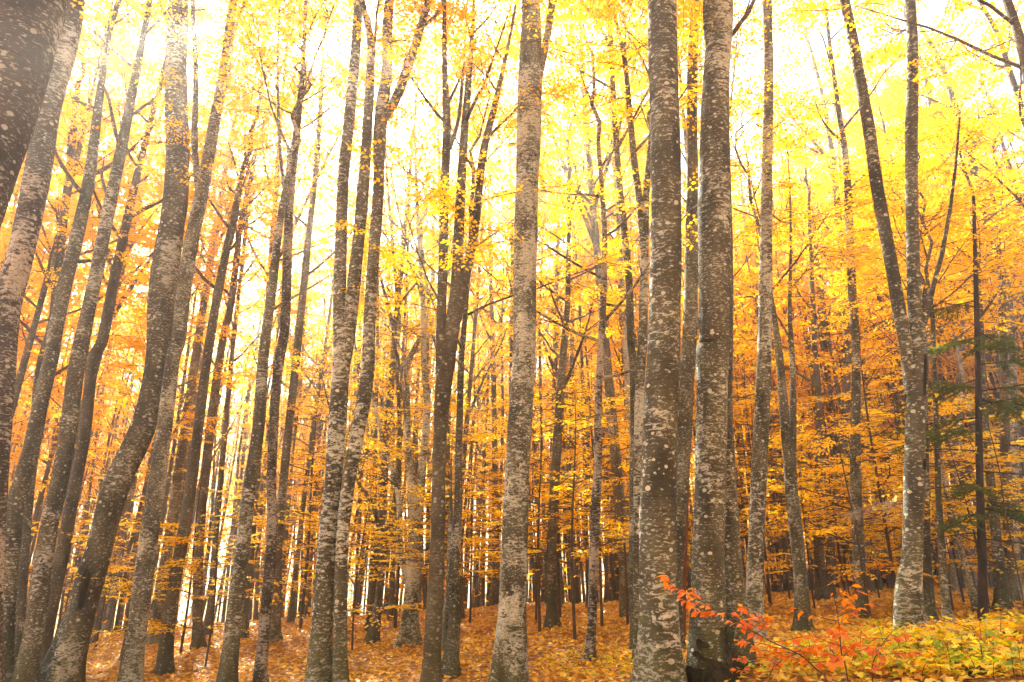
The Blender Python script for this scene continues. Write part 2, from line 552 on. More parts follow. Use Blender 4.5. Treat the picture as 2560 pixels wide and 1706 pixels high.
def grow_branches(g, trunk, rad, lv, f0, f1, count, length, n_sub=4, spr_per=3, el=(0.5, 1.05), thick=0.42, scale=1.0, leaf_scale=1.0, flat=0.25, azs=None, keep=1.0, sides=5, bare=0.25):
    """limbs along a trunk with side twigs and leaf sprays -> list of limb Acc"""
    limbs = []
    n = len(trunk)
    az = g.uniform(0, 6.28)
    for b in range(count):
        f = f0 + (f1 - f0) * (b + g.uniform(0.1, 0.9)) / count
        p = at(trunk, f)
        r0 = float(np.interp(f * (n - 1), np.arange(n), rad)) * thick
        r0 = max(r0, 0.008)
        az += 2.4 + g.normal(0, .35)
        a = az if azs is None else g.uniform(*azs)
        rel = (f - f0) / max(f1 - f0, 1e-6)
        ln = length * (1.0 - 0.55 * rel) * g.uniform(.7, 1.2)
        path = branch_path(g, p, a, g.uniform(*el), ln, 7)
        acc = Acc()
        k = len(path)
        rr = r0 * (1 - np.linspace(0, 1, k)) ** 0.8 + 0.004
        acc.tube(path, rr, sides, 0.06, int(g.integers(0, 999)))
        for q in range(n_sub):
            fq = bare + (0.97 - bare) * (q + g.uniform(.1, .9)) / n_sub
            ps = at(path, fq)
            a2 = a + (1 if q % 2 else -1) * g.uniform(.5, 1.2)
            l2 = ln * g.uniform(.22, .42) * (1.15 - .6 * fq)
            sub = branch_path(g, ps, a2, g.uniform(0.0, 0.6), l2, 4, 0.1, .15)
            acc.tube(sub, np.linspace(r0 * .38 * (1 - .5 * fq) + .003, .003, 4), 4)
            for w in range(spr_per):
                fw = 0.25 + 0.75 * (w + g.uniform(.2, 1)) / spr_per
                lv.spray(at(sub, fw), a2 + g.normal(0, .8), g.normal(0.0, flat), g.normal(0, flat), scale * g.uniform(.7, 1.25), leaf_scale, keep)
        for w in range(2):
            lv.spray(at(path, 1 - .25 * w), a + g.normal(0, .5), g.normal(0.1, flat), g.normal(0, flat), scale * g.uniform(.8, 1.25), leaf_scale, keep)
        limbs.append(acc)
    return limbs

# ------------------------------------------------------------------ named trees of the foreground and middle distance
def trunk_from_pixels(px, depth=None, lean=0.0, base_in=True):
    """px rows (u, v, width) from top to base -> 3-D rows (x, y, z, radius) from base to top.
    The base stands on the ground where its pixel meets it, or at the given distance when it lies outside the frame."""
    px = list(px)
    u, v, w = px[-1]
    if depth is None:
        b = ground_hit(u, v)
        y0, z0 = b[1], b[2]
    else:
        y0 = depth; z0 = None
    rows = []
    for (u, v, w) in px:
        d = ray(u, v)
        zb = z0 if z0 is not None else 0.0
        t = (y0 + lean * (CAM_H - zb)) / (d[1] - lean * d[2])
        p = d * t
        zc = p[1] * CP + p[2] * SP
        off = math.cos(math.atan2(abs(p[0]), zc))
        rows.append([p[0], p[1], CAM_H + p[2], 0.5 * w * zc / FPX * (0.5 + 0.5 * off)])
    rows = np.array(rows[::-1])
    if depth is not None:
        # carry the lowest seen stretch on down to the ground
        d = rows[1, :3] - rows[0, :3]; d /= max(abs(d[2]), 1e-6)
        p = rows[0].copy()
        gz = float(terrain(p[0], p[1]))
        if p[2] > gz:
            k = p[2] - gz
            nb = np.array([p[0] - d[0] * k * 0.75, p[1] - d[1] * k * 0.75, gz, p[3] * 1.12])
            nb[2] = float(terrain(nb[0], nb[1]))
            rows = np.vstack([nb, rows])
    return rows

def hero(name, label, px, depth=None, lean=0.0, mat='bark', stems=(), crown=None, extend=5.0, sides=16, tone=0.5, hue=0.35, group=None,
         leafmat='leaf_yellow', seed=1, cat='tree', flare=0.8, rough=0.045):
    g = np.random.default_rng(seed)
    if crown: crown = dict({'keep': .85}, **crown)
    rows = trunk_from_pixels([zp(*p) for p in px], depth, lean)
    base = rows[0, :3].copy(); base[2] = float(terrain(base[0], base[1])) 
    root = empty(name, base)
    tag(root, label, cat, group)
    loc = rows.copy(); loc[:, :3] -= base
    sm = catmull(loc, 5)
    n_frame = len(sm)
    if extend > 0:
        d = sm[-1, :3] - sm[-4, :3]; d /= np.linalg.norm(d); d = d * 0.8 + np.array([0, 0, .25]); d /= np.linalg.norm(d)
        ext = []
        r_top = sm[-1, 3]
        for k in range(1, 9):
            f = k / 8
            ext.append(np.r_[sm[-1, :3] + d * extend * f + np.array([g.normal(0, .05), g.normal(0, .05), 0]) * k * .5, r_top * (1 - f) ** .8 + .01])
        sm = np.vstack([sm, ext])
    low = np.r_[sm[0, :3] - np.array([0, 0, .35]) , sm[0, 3] * 1.05]
    full = np.vstack([low, sm])
    fl = flare * np.exp(-np.clip(full[:, 2], 0, None) / (2.2 * max(full[0, 3], .05))) * np.where(full[:, 2] < 0, 1.15, 1)
    acc = Acc()
    acc.tube(full[:, :3], full[:, 3], sides, rough, seed, flare=fl)
    tr = link("trunk", acc.mesh("trunk", M[mat]), root)
    tr["tone"] = tone
    lv = Leaves(g)
    limbs = []
    for st in stems:
        spx = [zp(*p) for p in st]
        rws = []
        for (u, v, w) in spx:
            d = ray(u, v)
            t = (base[1] + lean * (CAM_H - base[2])) / (d[1] - lean * d[2])
            p = d * t
            zc = p[1] * CP + p[2] * SP
            rws.append([p[0] - base[0], p[1] - base[1], CAM_H + p[2] - base[2], .5 * w * zc / FPX])
        rws = np.array(rws[::-1])
        # let the upper end of the stem stray in depth, as real forks do
        k = np.linspace(0, 1, len(rws)); rws[:, 1] += g.uniform(-.8, .8) * k * k
        rws = catmull(rws, 4)
        d = rws[-1, :3] - rws[-3, :3]; d /= np.linalg.norm(d)
        ext = [np.r_[rws[-1, :3] + d * 0.45 * q + np.array([0, 0, .05 * q * q]), rws[-1, 3] * (1 - q / 5.0) + .006] for q in range(1, 5)]
        rws = np.vstack([rws, ext])
        a2 = Acc(); a2.tube(rws[:, :3], rws[:, 3], max(7, sides - 6), rough, seed + 5)
        so = link("stem", a2.mesh("stem", M[mat]), root); so["tone"] = tone
        if crown and crown.get('on_stems', True):
            limbs += grow_branches(g, rws[:, :3], rws[:, 3], lv, crown.get('stem_from', .5), 1.0, crown.get('stem_n', 4), crown.get('len', 2.5) * .7, 4, crown.get('spr', 3), keep=crown.get('keep', 1))
    if crown:
        H_ = full[-1, 2]
        def frac(h):
            i = np.searchsorted(full[:, 2], h); return min(max(i / (len(full) - 1), 0), .97)
        limbs += grow_branches(g, full[:, :3], full[:, 3], lv, frac(crown.get('from', n_frame and sm[n_frame - 1, 2])), 0.98, crown.get('n', 9), crown.get('len', 3.0),
                               crown.get('sub', 4), crown.get('spr', 3), el=crown.get('el', (.45, 1.0)), keep=crown.get('keep', 1), scale=crown.get('scale', 1.0))
    for l in limbs:
        bo = link("branch", l.mesh("branch", M[mat if mat != 'bark' else 'bark_plain']), root); bo["tone"] = tone
    if lv.count():
        co = link("crown", lv.mesh("crown", M[leafmat]), root); co["hue"] = hue; co["kind"] = "stuff"
        tw = link("twigs", lv.tw.mesh("twigs", M['twig']), root); tw["kind"] = "stuff"
    return root, full

HI = dict(n=7, len=3.0, sub=4, spr=2, keep=.6)
tree_index = {}
def T(key, *a, **k):
    k.setdefault('seed', 100 + len(tree_index) * 7)
    k.setdefault('tone', float(np.random.default_rng(k['seed']).uniform(.2, .8)))
    tree_index[key] = hero(*a, **k)
    return tree_index[key]

T('t22', "beech_tree", "thick straight foreground trunk with round white lichen spots, its left edge lit white",
  [(7,690,0,134),(7,695,250,136),(7,700,500,139),(7,703,800,140),(7,708,1100,140),(7,705,1300,142),(7,700,1568,148),(3,685,300,155),(3,675,550,160),(3,672,800,166),(3,675,1000,170),(3,680,1200,172),(3,685,1400,178),(3,690,1568,186),(3,692,1640,190)],
  crown=HI, extend=6, sides=24, tone=.55)
T('t23', "beech_tree", "thick foreground trunk with a black rotten hollow at its foot",
  [(7,965,0,106),(7,955,150,118),(7,938,350,124),(7,930,600,132),(7,932,900,146),(7,933,1200,148),(7,933,1568,148),(3,925,50,148),(3,920,300,142),(3,915,550,142),(3,908,800,148),(3,903,1000,150),(3,905,1200,155),(3,905,1400,172),(3,907,1560,190)],
  crown=HI, extend=6, sides=24, tone=.6, stems=[[(7,872,0,52),(7,895,140,50),(7,930,330,40)]], flare=.3)
T('t24', "beech_tree", "slender straight trunk rising between the two thick foreground trunks",
  [(7,842,0,46),(7,832,250,48),(7,826,500,50),(7,828,800,54),(7,826,1100,60),(7,822,1350,64),(7,815,1568,68),(3,800,200,72),(3,790,450,70),(3,775,700,66),(3,762,1000,64),(3,752,1250,66),(3,748,1430,70)],
  crown=HI, extend=5, tone=.35)
T('t25', "beech_tree", "leaning trunk half hidden behind the trunk with the rotten foot",
  [(7,950,300,60),(7,970,700,66),(7,978,1100,70),(7,980,1400,72),(3,975,200,76),(3,985,500,78),(3,1000,800,84),(3,1018,1100,92),(3,1040,1350,104),(3,1050,1520,118)],
  crown=dict(n=4, len=2.0, sub=3, spr=2), extend=5, tone=.5)
T('t26', "beech_tree", "slim sunlit trunk just behind the left side of the white-edged trunk",
  [(7,632,700,24),(7,620,850,30),(7,608,1200,38),(7,600,1568,42),(3,590,150,44),(3,583,450,44),(3,579,750,44),(3,577,1050,44),(3,580,1250,46),(3,582,1480,52)],
  stems=[[(7,490,0,18),(7,525,200,22),(7,540,400,25),(7,562,700,30),(7,590,950,34),(7,606,1150,34)]],
  crown=dict(n=4, len=2.4, sub=4, spr=3, stem_n=6, stem_from=.3), extend=3, tone=.7)
T('t27', "beech_tree", "thin bent trunk next to the slim sunlit one, forking high in golden leaves",
  [(7,445,0,16),(7,456,250,24),(7,466,450,26),(7,490,800,30),(7,515,1050,33),(7,538,1300,34),(7,546,1568,35),(3,556,100,35),(3,560,400,34),(3,556,750,35),(3,555,1050,36),(3,560,1250,38),(3,563,1425,42)],
  stems=[[(7,350,0,12),(7,395,90,14),(7,440,190,16),(7,455,300,16)]],
  crown=dict(n=9, len=2.6, sub=4, spr=3, stem_n=3, **{'from': 8.0}), extend=4, tone=.4)
T('t21', "beech_tree", "pale hazy trunk in the middle with two eye-shaped knots and a side fork",
  [(7,85,0,84),(7,88,130,95),(7,85,300,104),(7,80,500,112),(7,70,800,105),(7,65,1050,108),(7,60,1300,108),(7,55,1568,106),(3,48,150,108),(3,38,350,110),(3,25,600,112),(3,12,900,116),(3,2,1200,122),(3,-8,1500,134),(3,-10,1600,138)],
  stems=[[(7,190,0,30),(7,168,150,34),(7,145,260,34),(7,110,420,40)]],
  crown=HI, extend=6, sides=22, tone=.8)
T('t7', "beech_tree", "thick curved foreground trunk with a long dark scar low on its bark",
  [(5,818,0,88),(5,810,250,95),(5,808,500,104),(5,815,700,108),(5,808,900,111),(5,782,1080,115),(5,757,1250,120),(5,742,1400,120),(1,730,0,106),(1,715,150,110),(1,678,330,115),(1,622,480,120),(1,562,600,122),(1,512,740,124),(1,480,850,120),(1,452,960,116),(1,422,1060,128),(1,385,1200,126),(1,340,1350,132),(1,293,1500,148),(1,260,1620,160)],
  crown=HI, extend=6, sides=24, tone=.55)
T('t1', "beech_tree", "huge dark leaning trunk cut off by the upper left corner",
  [(5,140,-10,318),(5,75,200,318),(5,10,420,318),(5,-70,680,322),(5,-160,950,330),(5,-260,1250,340),(5,-340,1568,350)],
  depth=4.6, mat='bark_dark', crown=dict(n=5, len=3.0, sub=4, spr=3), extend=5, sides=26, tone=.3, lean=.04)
T('t2', "beech_tree", "dark leaning trunk close behind the huge one in the upper left corner",
  [(5,330,0,104),(5,298,220,106),(5,222,480,110),(5,172,800,114),(5,100,1150,116),(5,36,1400,118),(1,12,80,116),(1,-8,400,116),(1,-30,700,120),(1,-50,1000,124),(1,-70,1500,130)],
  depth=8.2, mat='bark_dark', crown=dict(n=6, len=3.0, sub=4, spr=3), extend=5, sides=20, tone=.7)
T('t3', "beech_tree", "leaning trunk at the left edge, dipping behind an orange leaf band",
  [(5,500,150,26),(5,462,400,36),(5,425,700,48),(5,402,850,54),(5,345,1120,60),(5,292,1330,64),(5,250,1540,66),(1,240,40,66),(1,183,300,72),(1,140,500,76),(1,72,750,82),(1,42,1000,86),(1,12,1380,92),(1,0,1568,96),(1,-6,1640,98)],
  crown=dict(n=7, len=2.6, sub=4, spr=3, **{'from': 7.5}), extend=3, tone=.45, leafmat='leaf_orange')
T('t4', "beech_tree", "tall grey trunk leaning right, left of the curved scarred trunk",
  [(5,690,0,22),(5,660,150,28),(5,622,350,36),(5,562,650,48),(5,512,900,56),(5,442,1250,62),(5,388,1500,66),(1,346,150,74),(1,312,400,75),(1,270,650,76),(1,215,900,80),(1,182,1150,86),(1,142,1400,92),(1,112,1568,98),(1,100,1640,100)],
  crown=dict(n=8, len=2.8, sub=4, spr=3, **{'from': 8.5}), extend=4, tone=.6, leafmat='leaf_orange', hue=.1)
T('t5', "beech_tree", "thin dark trunk between the leaning left-edge trunks, leafy above",
  [(5,345,500,26),(5,322,760,34),(5,292,1000,40),(5,266,1250,44),(5,246,1480,48),(1,190,120,50),(1,160,420,52),(1,122,760,54),(1,100,1050,56),(1,82,1330,58),(1,70,1520,62)],
  crown=dict(n=9, len=2.4, sub=4, spr=3, **{'from': 6.0}), extend=3.5, tone=.3, leafmat='leaf_orange', hue=.4)
T('t6', "beech_tree", "dim brown trunk directly left of the curved scarred trunk",
  [(5,690,560,24),(5,650,720,30),(5,585,1000,40),(5,520,1300,46),(5,470,1560,50),(1,425,100,52),(1,385,450,54),(1,335,700,58),(1,290,950,62),(1,240,1200,66),(1,195,1420,70),(1,178,1560,74)],
  crown=dict(n=9, len=2.6, sub=4, spr=3, **{'from': 8.5}), extend=4, mat='bark_plain', tone=.1)
T('t8', "beech_tree", "straight leaning trunk right behind the curved one, forking near the top",
  [(5,1072,0,34),(5,1052,130,40),(5,1032,300,45),(5,1000,480,50),(5,962,700,55),(5,922,900,60),(5,880,1100,64),(5,842,1350,66),(5,820,1550,66),(1,790,100,66),(1,755,400,70),(1,720,650,76),(1,690,850,80),(1,665,1050,84),(1,640,1250,86),(1,613,1450,88),(1,600,1600,90)],
  stems=[[(5,950,120,16),(5,940,250,20),(5,925,450,24),(5,905,650,28),(5,908,830,30),(5,918,930,30)], [(5,1200,60,10),(5,1130,130,14),(5,1085,185,18),(5,1062,260,20),(5,1040,400,24)]],
  crown=HI, extend=5, tone=.65, hue=.1)
T('t9', "beech_tree", "brown trunk with its foot in the sun patch left of the paired trunks",
  [(5,1100,850,24),(5,1060,1050,32),(5,1010,1300,38),(1,962,0,42),(1,922,300,46),(1,885,600,50),(1,850,850,54),(1,812,1050,56),(1,772,1300,60),(1,757,1530,66)],
  crown=dict(n=10, len=2.6, sub=4, spr=3, **{'from': 7.5}), extend=4, mat='bark_plain', tone=.3)
T('t10', "beech_tree", "thin straight brown pole standing at the sun patch's far edge",
  [(5,1090,1150,28),(5,1060,1400,32),(1,1022,0,36),(1,972,350,42),(1,938,650,44),(1,915,900,44),(1,906,1200,46),(1,914,1418,50)],
  crown=dict(n=10, len=2.8, sub=4, spr=3, **{'from': 8.0}), extend=5, mat='bark_plain', tone=.5)
T('t11', "beech_tree", "grey trunk at the bottom edge, just left of the thin dark pole",
  [(6,150,780,22),(6,112,1000,32),(6,76,1300,42),(6,46,1530,48),(2,30,120,52),(2,10,400,56),(1,1142,700,60),(1,1115,950,66),(1,1088,1150,70),(1,1058,1400,76),(1,1042,1560,80),(1,1036,1630,82)],
  crown=dict(n=8, len=2.4, sub=4, spr=3, **{'from': 8.5}), extend=3, tone=.6)
T('t12', "beech_tree", "thin dark pole at the bottom edge, bent, left of the paired trunks",
  [(6,228,0,16),(6,216,300,22),(6,192,550,30),(6,166,800,36),(6,150,1000,40),(6,140,1300,44),(6,130,1520,46),(2,98,150,44),(2,80,400,43),(2,70,650,43),(2,74,900,48),(2,48,1200,52),(2,22,1480,54),(2,14,1600,58)],
  stems=[[(6,60,250,12),(6,80,500,14),(6,105,720,16),(6,130,900,20),(6,142,1080,22)]],
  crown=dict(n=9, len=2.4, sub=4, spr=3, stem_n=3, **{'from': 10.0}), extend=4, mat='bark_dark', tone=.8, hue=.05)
T('t13', "beech_tree", "leaning grey pole whose foot stands behind the bent dark pole",
  [(6,310,180,14),(6,298,450,20),(6,275,780,26),(6,245,1050,30),(6,215,1350,34),(2,182,100,36),(2,155,350,38),(2,128,620,40),(2,102,880,42),(2,96,1120,44),(2,82,1385,48)],
  crown=dict(n=10, len=2.8, sub=4, spr=3, **{'from': 9.0}), extend=4, mat='bark_plain', tone=.55)
T('t14', "beech_tree", "left one of the paired spotted trunks, forked in two high up",
  [(6,472,0,40),(6,456,250,45),(6,432,500,50),(6,402,800,54),(6,391,1100,57),(6,384,1350,62),(6,395,1560,80),(2,392,100,82),(2,380,270,80),(2,365,500,80),(2,350,700,82),(2,330,900,85),(2,312,1150,88),(2,300,1350,96),(2,285,1568,108),(2,280,1630,112)],
  stems=[[(6,505,0,22),(6,520,130,26),(6,548,260,32),(6,541,420,40),(6,522,650,46),(6,502,850,54),(6,482,1050,56),(6,452,1300,62),(6,428,1500,66),(2,405,100,60)]],
  crown=HI, extend=5, sides=18, tone=.7)
T('t15', "beech_tree", "right one of the paired spotted trunks with a thick right-hand fork",
  [(6,612,0,44),(6,602,150,48),(6,602,330,48),(6,582,470,60),(6,566,650,56),(6,560,900,52),(6,546,1100,55),(6,532,1300,56),(6,520,1500,58),(2,515,100,62),(2,498,250,64),(2,462,450,64),(2,432,600,62),(2,406,800,58),(2,392,1000,58),(2,387,1300,62),(2,390,1568,68),(2,390,1620,70)],
  stems=[[(6,840,-20,24),(6,785,120,34),(6,740,230,40),(6,690,350,45),(6,642,460,46),(6,590,540,46)]],
  crown=HI, extend=5, sides=18, tone=.7)
T('t17', "beech_tree", "dark smooth trunk in the centre dividing into three upright stems",
  [(6,1000,0,14),(6,990,200,24),(6,962,550,36),(6,942,850,44),(6,930,1100,48),(6,920,1350,60),(2,885,40,74),(2,862,200,76),(2,848,400,64),(2,840,600,62),(2,836,800,66),(2,830,1000,70),(2,816,1250,76),(2,806,1500,78),(2,803,1600,84)],
  stems=[[(6,882,80,14),(6,878,400,24),(6,885,650,38),(6,870,900,40),(6,861,1200,44),(6,850,1500,46),(2,850,150,50)],
         [(6,1160,180,14),(6,1102,450,28),(6,1042,700,36),(6,1016,950,40),(6,986,1150,44),(6,950,1330,46),(6,920,1480,46)],
         [(6,945,100,10),(6,935,400,18),(6,925,550,20),(6,890,680,24)]],
  crown=dict(n=8, len=2.0, sub=4, spr=2, stem_n=5, stem_from=.5, **{'from': 8.0}), extend=4, mat='bark_plain', tone=.15, sides=16)
T('t18', "old_beech_tree", "pale squat trunk with flared foot splitting into many wavy limbs",
  [(6,770,1200,14),(6,790,1450,20),(2,700,100,24),(2,695,300,28),(2,700,520,34),(2,722,720,52),(2,735,850,66),(2,728,1000,76),(2,712,1150,64),(2,706,1280,70),(2,702,1392,92)],
  stems=[[(2,525,290,14),(2,570,450,20),(2,622,600,24),(2,652,750,26),(2,658,950,30),(2,690,1080,34),(2,708,1150,30)],
         [(6,730,800,14),(6,745,1100,20),(6,765,1400,26),(2,770,80,30),(2,785,300,32),(2,765,560,36),(2,745,780,44)]],
  crown=dict(keep=.42, n=8, len=2.2, sub=4, spr=3, stem_n=5, stem_from=.35, **{'from': 4.0}), extend=3, mat='bark', tone=.9, leafmat='leaf_orange', flare=.7)
T('t19', "beech_tree", "short leaning forked trunk to the left of the pale squat one",
  [(2,648,150,16),(2,660,420,20),(2,648,650,26),(2,632,790,32),(2,602,890,36),(2,582,1000,36),(2,562,1200,38),(2,545,1320,44),(2,535,1385,52)],
  stems=[[(2,450,600,12),(2,490,680,15),(2,540,760,18),(2,575,900,22),(2,590,960,24)]],
  crown=dict(keep=.42, n=7, len=2.0, sub=4, spr=3, stem_n=4, **{'from': 3.5}), extend=2.5, mat='bark_plain', tone=.5, leafmat='leaf_orange')
T('t20', "beech_tree", "slim mossy trunk close beside the dark smooth one, foot in sunlight",
  [(6,985,1050,16),(6,965,1400,24),(2,942,100,27),(2,936,300,30),(2,930,520,32),(2,926,800,40),(2,908,1050,52),(2,912,1250,54),(2,902,1420,62),(2,893,1540,76)],
  stems=[[(2,868,1050,26),(2,876,1150,28),(2,868,1300,32),(2,872,1420,36)]],
  crown=dict(n=9, len=2.4, sub=4, spr=3, on_stems=False, **{'from': 4.5}), extend=3, mat='bark', tone=.4, leafmat='leaf_orange', hue=.2)
T('t28', "beech_tree", "crooked dark trunk with orange leaf tiers, left of the sunlit slim trunks",
  [(7,396,650,18),(7,415,900,25),(7,426,1100,26),(7,420,1350,30),(7,410,1560,32),(3,400,180,32),(3,394,400,34),(3,396,580,38),(3,384,760,44),(3,376,1000,42),(3,370,1200,42),(3,362,1475,46)],
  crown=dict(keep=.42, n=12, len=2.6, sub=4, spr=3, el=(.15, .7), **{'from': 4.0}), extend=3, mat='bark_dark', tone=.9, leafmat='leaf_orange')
T('t29', "beech_tree", "upright brown trunk standing on open litter right of the pale hazy trunk",
  [(7,260,1100,18),(7,255,1400,26),(3,232,100,36),(3,212,400,42),(3,192,700,44),(3,182,1000,42),(3,186,1322,50)],
  crown=dict(keep=.42, n=11, len=2.8, sub=4, spr=3, el=(.2, .8), **{'from': 4.5}), extend=5, mat='bark_plain', tone=.3)
T('t30', "beech_tree", "straight spotted trunk right of the rotten-footed one, sunlit on one side",
  [(8,-5,0,44),(8,2,280,46),(8,0,550,48),(8,-5,850,54),(8,-10,1150,58),(8,-14,1500,62),(4,-18,100,64),(4,-25,300,68),(4,-38,550,72),(4,-48,800,74),(4,-58,1050,76),(4,-64,1250,80),(4,-66,1385,90)],
  crown=HI, extend=5, sides=18, tone=.75)
T('t31', "beech_tree", "forked trunk on the leaf-strewn clearing left of the red sapling",
  [(8,-20,1150,12),(8,20,1400,24),(4,50,50,34),(4,72,300,44),(4,92,500,50),(4,110,700,58),(4,132,900,60),(4,150,1100,60),(4,164,1345,66)],
  stems=[[(8,160,1100,12),(8,140,1400,20),(4,140,80,26),(4,130,200,30),(4,122,380,32),(4,116,560,34),(4,118,720,34)]],
  crown=dict(n=9, len=2.4, sub=4, spr=3, stem_n=4, **{'from': 5.5}), extend=3, tone=.5, leafmat='leaf_orange')
T('t32', "beech_tree", "bare-looking dark trunk with sunlit left flank behind the red sapling",
  [(8,190,1000,14),(8,205,1350,20),(4,216,50,26),(4,236,300,31),(4,236,550,36),(4,226,800,44),(4,236,1000,44),(4,246,1195,50)],
  crown=dict(n=10, len=2.6, sub=4, spr=3, **{'from': 5.0}), extend=4, mat='bark_plain', tone=.25, leafmat='leaf_orange')
T('t33', "beech_tree", "tall slim spotted trunk left of the swollen-footed forked trunk",
  [(8,262,0,14),(8,290,250,18),(8,322,480,22),(8,354,700,30),(8,371,950,35),(8,385,1300,40),(4,405,0,40),(4,406,200,41),(4,401,450,45),(4,406,700,50),(4,416,900,51),(4,426,1100,52),(4,436,1285,60)],
  crown=dict(n=9, len=2.4, sub=4, spr=3, **{'from': 9.0}), extend=3, tone=.6)
T('t34', "beech_tree", "crooked brown trunk twisting beside the tall slim spotted one",
  [(8,190,200,12),(8,242,400,18),(8,282,620,24),(8,312,860,30),(8,332,1100,32),(8,352,1350,33),(4,366,40,33),(4,357,260,33),(4,340,480,32),(4,314,700,33),(4,292,900,36),(4,282,1185,44)],
  stems=[[(8,165,520,10),(8,215,620,14),(8,262,710,16),(8,298,800,18)]],
  crown=dict(n=9, len=2.6, sub=4, spr=3, **{'from': 8.0}), extend=3, mat='bark_plain', tone=.35)
T('t36', "beech_tree", "big forked trunk with a swollen bent foot at the clearing's right side",
  [(8,655,0,46),(8,666,300,50),(8,661,600,55),(8,661,900,56),(8,666,1150,59),(8,676,1400,66),(4,690,0,76),(4,690,150,92),(4,678,350,92),(4,675,600,94),(4,670,850,90),(4,664,1000,92),(4,648,1120,108),(4,646,1230,110),(4,655,1345,116)],
  stems=[[(8,318,-20,40),(8,370,200,45),(8,411,400,48),(8,451,600,50),(8,491,850,52),(8,531,1050,54),(8,571,1250,55),(8,606,1450,56),(4,640,50,58),(4,662,250,60)],
         [(8,745,-10,14),(8,715,40,22),(8,680,75,26),(8,660,140,26)],
         [(8,742,1330,20),(8,728,1400,34),(8,705,1500,40),(4,690,60,40)]],
  crown=dict(n=8, len=3.0, sub=4, spr=3, on_stems=False), extend=5, sides=18, tone=.55)
T('t37', "beech_tree", "thin wavy trunk right of the big forked one, sloping left overhead",
  [(8,640,100,14),(8,690,250,20),(8,736,400,25),(8,781,600,30),(8,830,800,34),(8,861,1050,35),(8,886,1300,36),(8,891,1560,37),(4,880,250,38),(4,870,500,38),(4,862,750,40),(4,858,950,40),(4,852,1150,44)],
  crown=dict(n=11, len=2.8, sub=4, spr=3, **{'from': 7.0}), extend=3, mat='bark_plain', tone=.7)
T('t38', "beech_tree", "long bowed trunk curving left across the upper right foliage",
  [(8,690,110,14),(8,730,170,18),(8,801,300,23),(8,871,520,30),(8,931,720,35),(8,986,920,38),(8,1041,1100,38),(8,1091,1300,39),(8,1112,1500,40),(4,1122,150,40),(4,1130,400,40),(4,1134,700,42),(4,1136,950,44),(4,1140,1180,48)],
  crown=dict(n=11, len=2.8, sub=4, spr=3, **{'from': 7.0}), extend=3, mat='bark_plain', tone=.85)
T('t39', "beech_tree", "thin trunk leaning in from the right edge of the picture, high up",
  [(8,965,-10,16),(8,1051,150,25),(8,1101,300,28),(8,1151,450,31),(8,1200,640,34),(8,1240,900,36),(8,1260,1300,38),(4,1266,300,42),(4,1270,700,46),(4,1275,1220,52)],
  crown=dict(n=11, len=3.0, sub=4, spr=3, **{'from': 6.0}), extend=3, mat='bark_plain', tone=.6)
T('t40', "beech_tree", "leaning trunk crossing the upper right corner",
  [(8,1096,-10,36),(8,1150,150,40),(8,1186,300,43),(8,1230,550,46),(8,1270,900,50),(8,1300,1400,54),(4,1310,400,58),(4,1315,900,62),(4,1320,1300,66)],
  crown=dict(n=9, len=3.0, sub=4, spr=3, **{'from': 6.0}), extend=4, mat='bark_plain', tone=.5)
T('t43', "beech_tree", "spotted trunk standing right of the dark spruce stem",
  [(8,960,1150,16),(8,975,1400,22),(4,985,100,30),(4,1000,400,36),(4,1030,700,40),(4,1055,950,48),(4,1082,1245,60)],
  crown=dict(n=10, len=2.4, sub=4, spr=3, **{'from': 5.5}), extend=4, tone=.3, leafmat='leaf_orange')
T('t44', "beech_tree", "brown trunk near the right edge with leaves catching light on its foot",
  [(8,1060,1100,20),(8,1075,1400,30),(4,1086,150,40),(4,1091,500,42),(4,1101,800,44),(4,1118,1205,54)],
  crown=dict(n=10, len=2.6, sub=4, spr=3, **{'from': 5.5}), extend=4, mat='bark_plain', tone=.4)
T('t45', "beech_tree", "slim trunk with bright left edge just right of the swollen-footed trunk",
  [(4,765,100,16),(4,775,400,24),(4,784,700,28),(4,792,850,31),(4,806,1050,34),(4,826,1305,42)],
  crown=dict(n=9, len=2.2, sub=4, spr=3, **{'from': 4.5}), extend=5, tone=.55, leafmat='leaf_orange')
T('t46', "beech_tree", "young trunk slanting down to the foot of the dark spruce stem",
  [(4,760,250,12),(4,790,500,18),(4,822,700,23),(4,872,900,26),(4,922,1080,30),(4,966,1255,38)],
  crown=dict(n=8, len=2.0, sub=4, spr=3, **{'from': 4.5}), extend=4, tone=.8, leafmat='leaf_orange')
T('t47', "beech_tree", "mottled trunk close against the right of the swollen-footed trunk",
  [(4,722,150,22),(4,724,500,30),(4,728,900,38),(4,738,1100,42),(4,752,1298,52)],
  crown=dict(n=9, len=2.4, sub=4, spr=3, **{'from': 5.0}), extend=5, tone=.45)
T('t48', "beech_tree", "small trunk with a blazing white left side in the gap of the clearing",
  [(4,470,350,16),(4,482,600,22),(4,496,900,26),(4,500,1020,28),(4,508,1132,34)],
  crown=dict(n=9, len=2.6, sub=4, spr=3, el=(.2, .8), **{'from': 4.5}), extend=5, mat='bark_plain', tone=1.0, leafmat='leaf_orange')

def join(accs):
    m = Acc()
    for l in accs:
        for v, f in zip(l.v, l.f):
            m.f.append(f - f.min() + m.n); m.v.append(v); m.n += len(v)
    return m

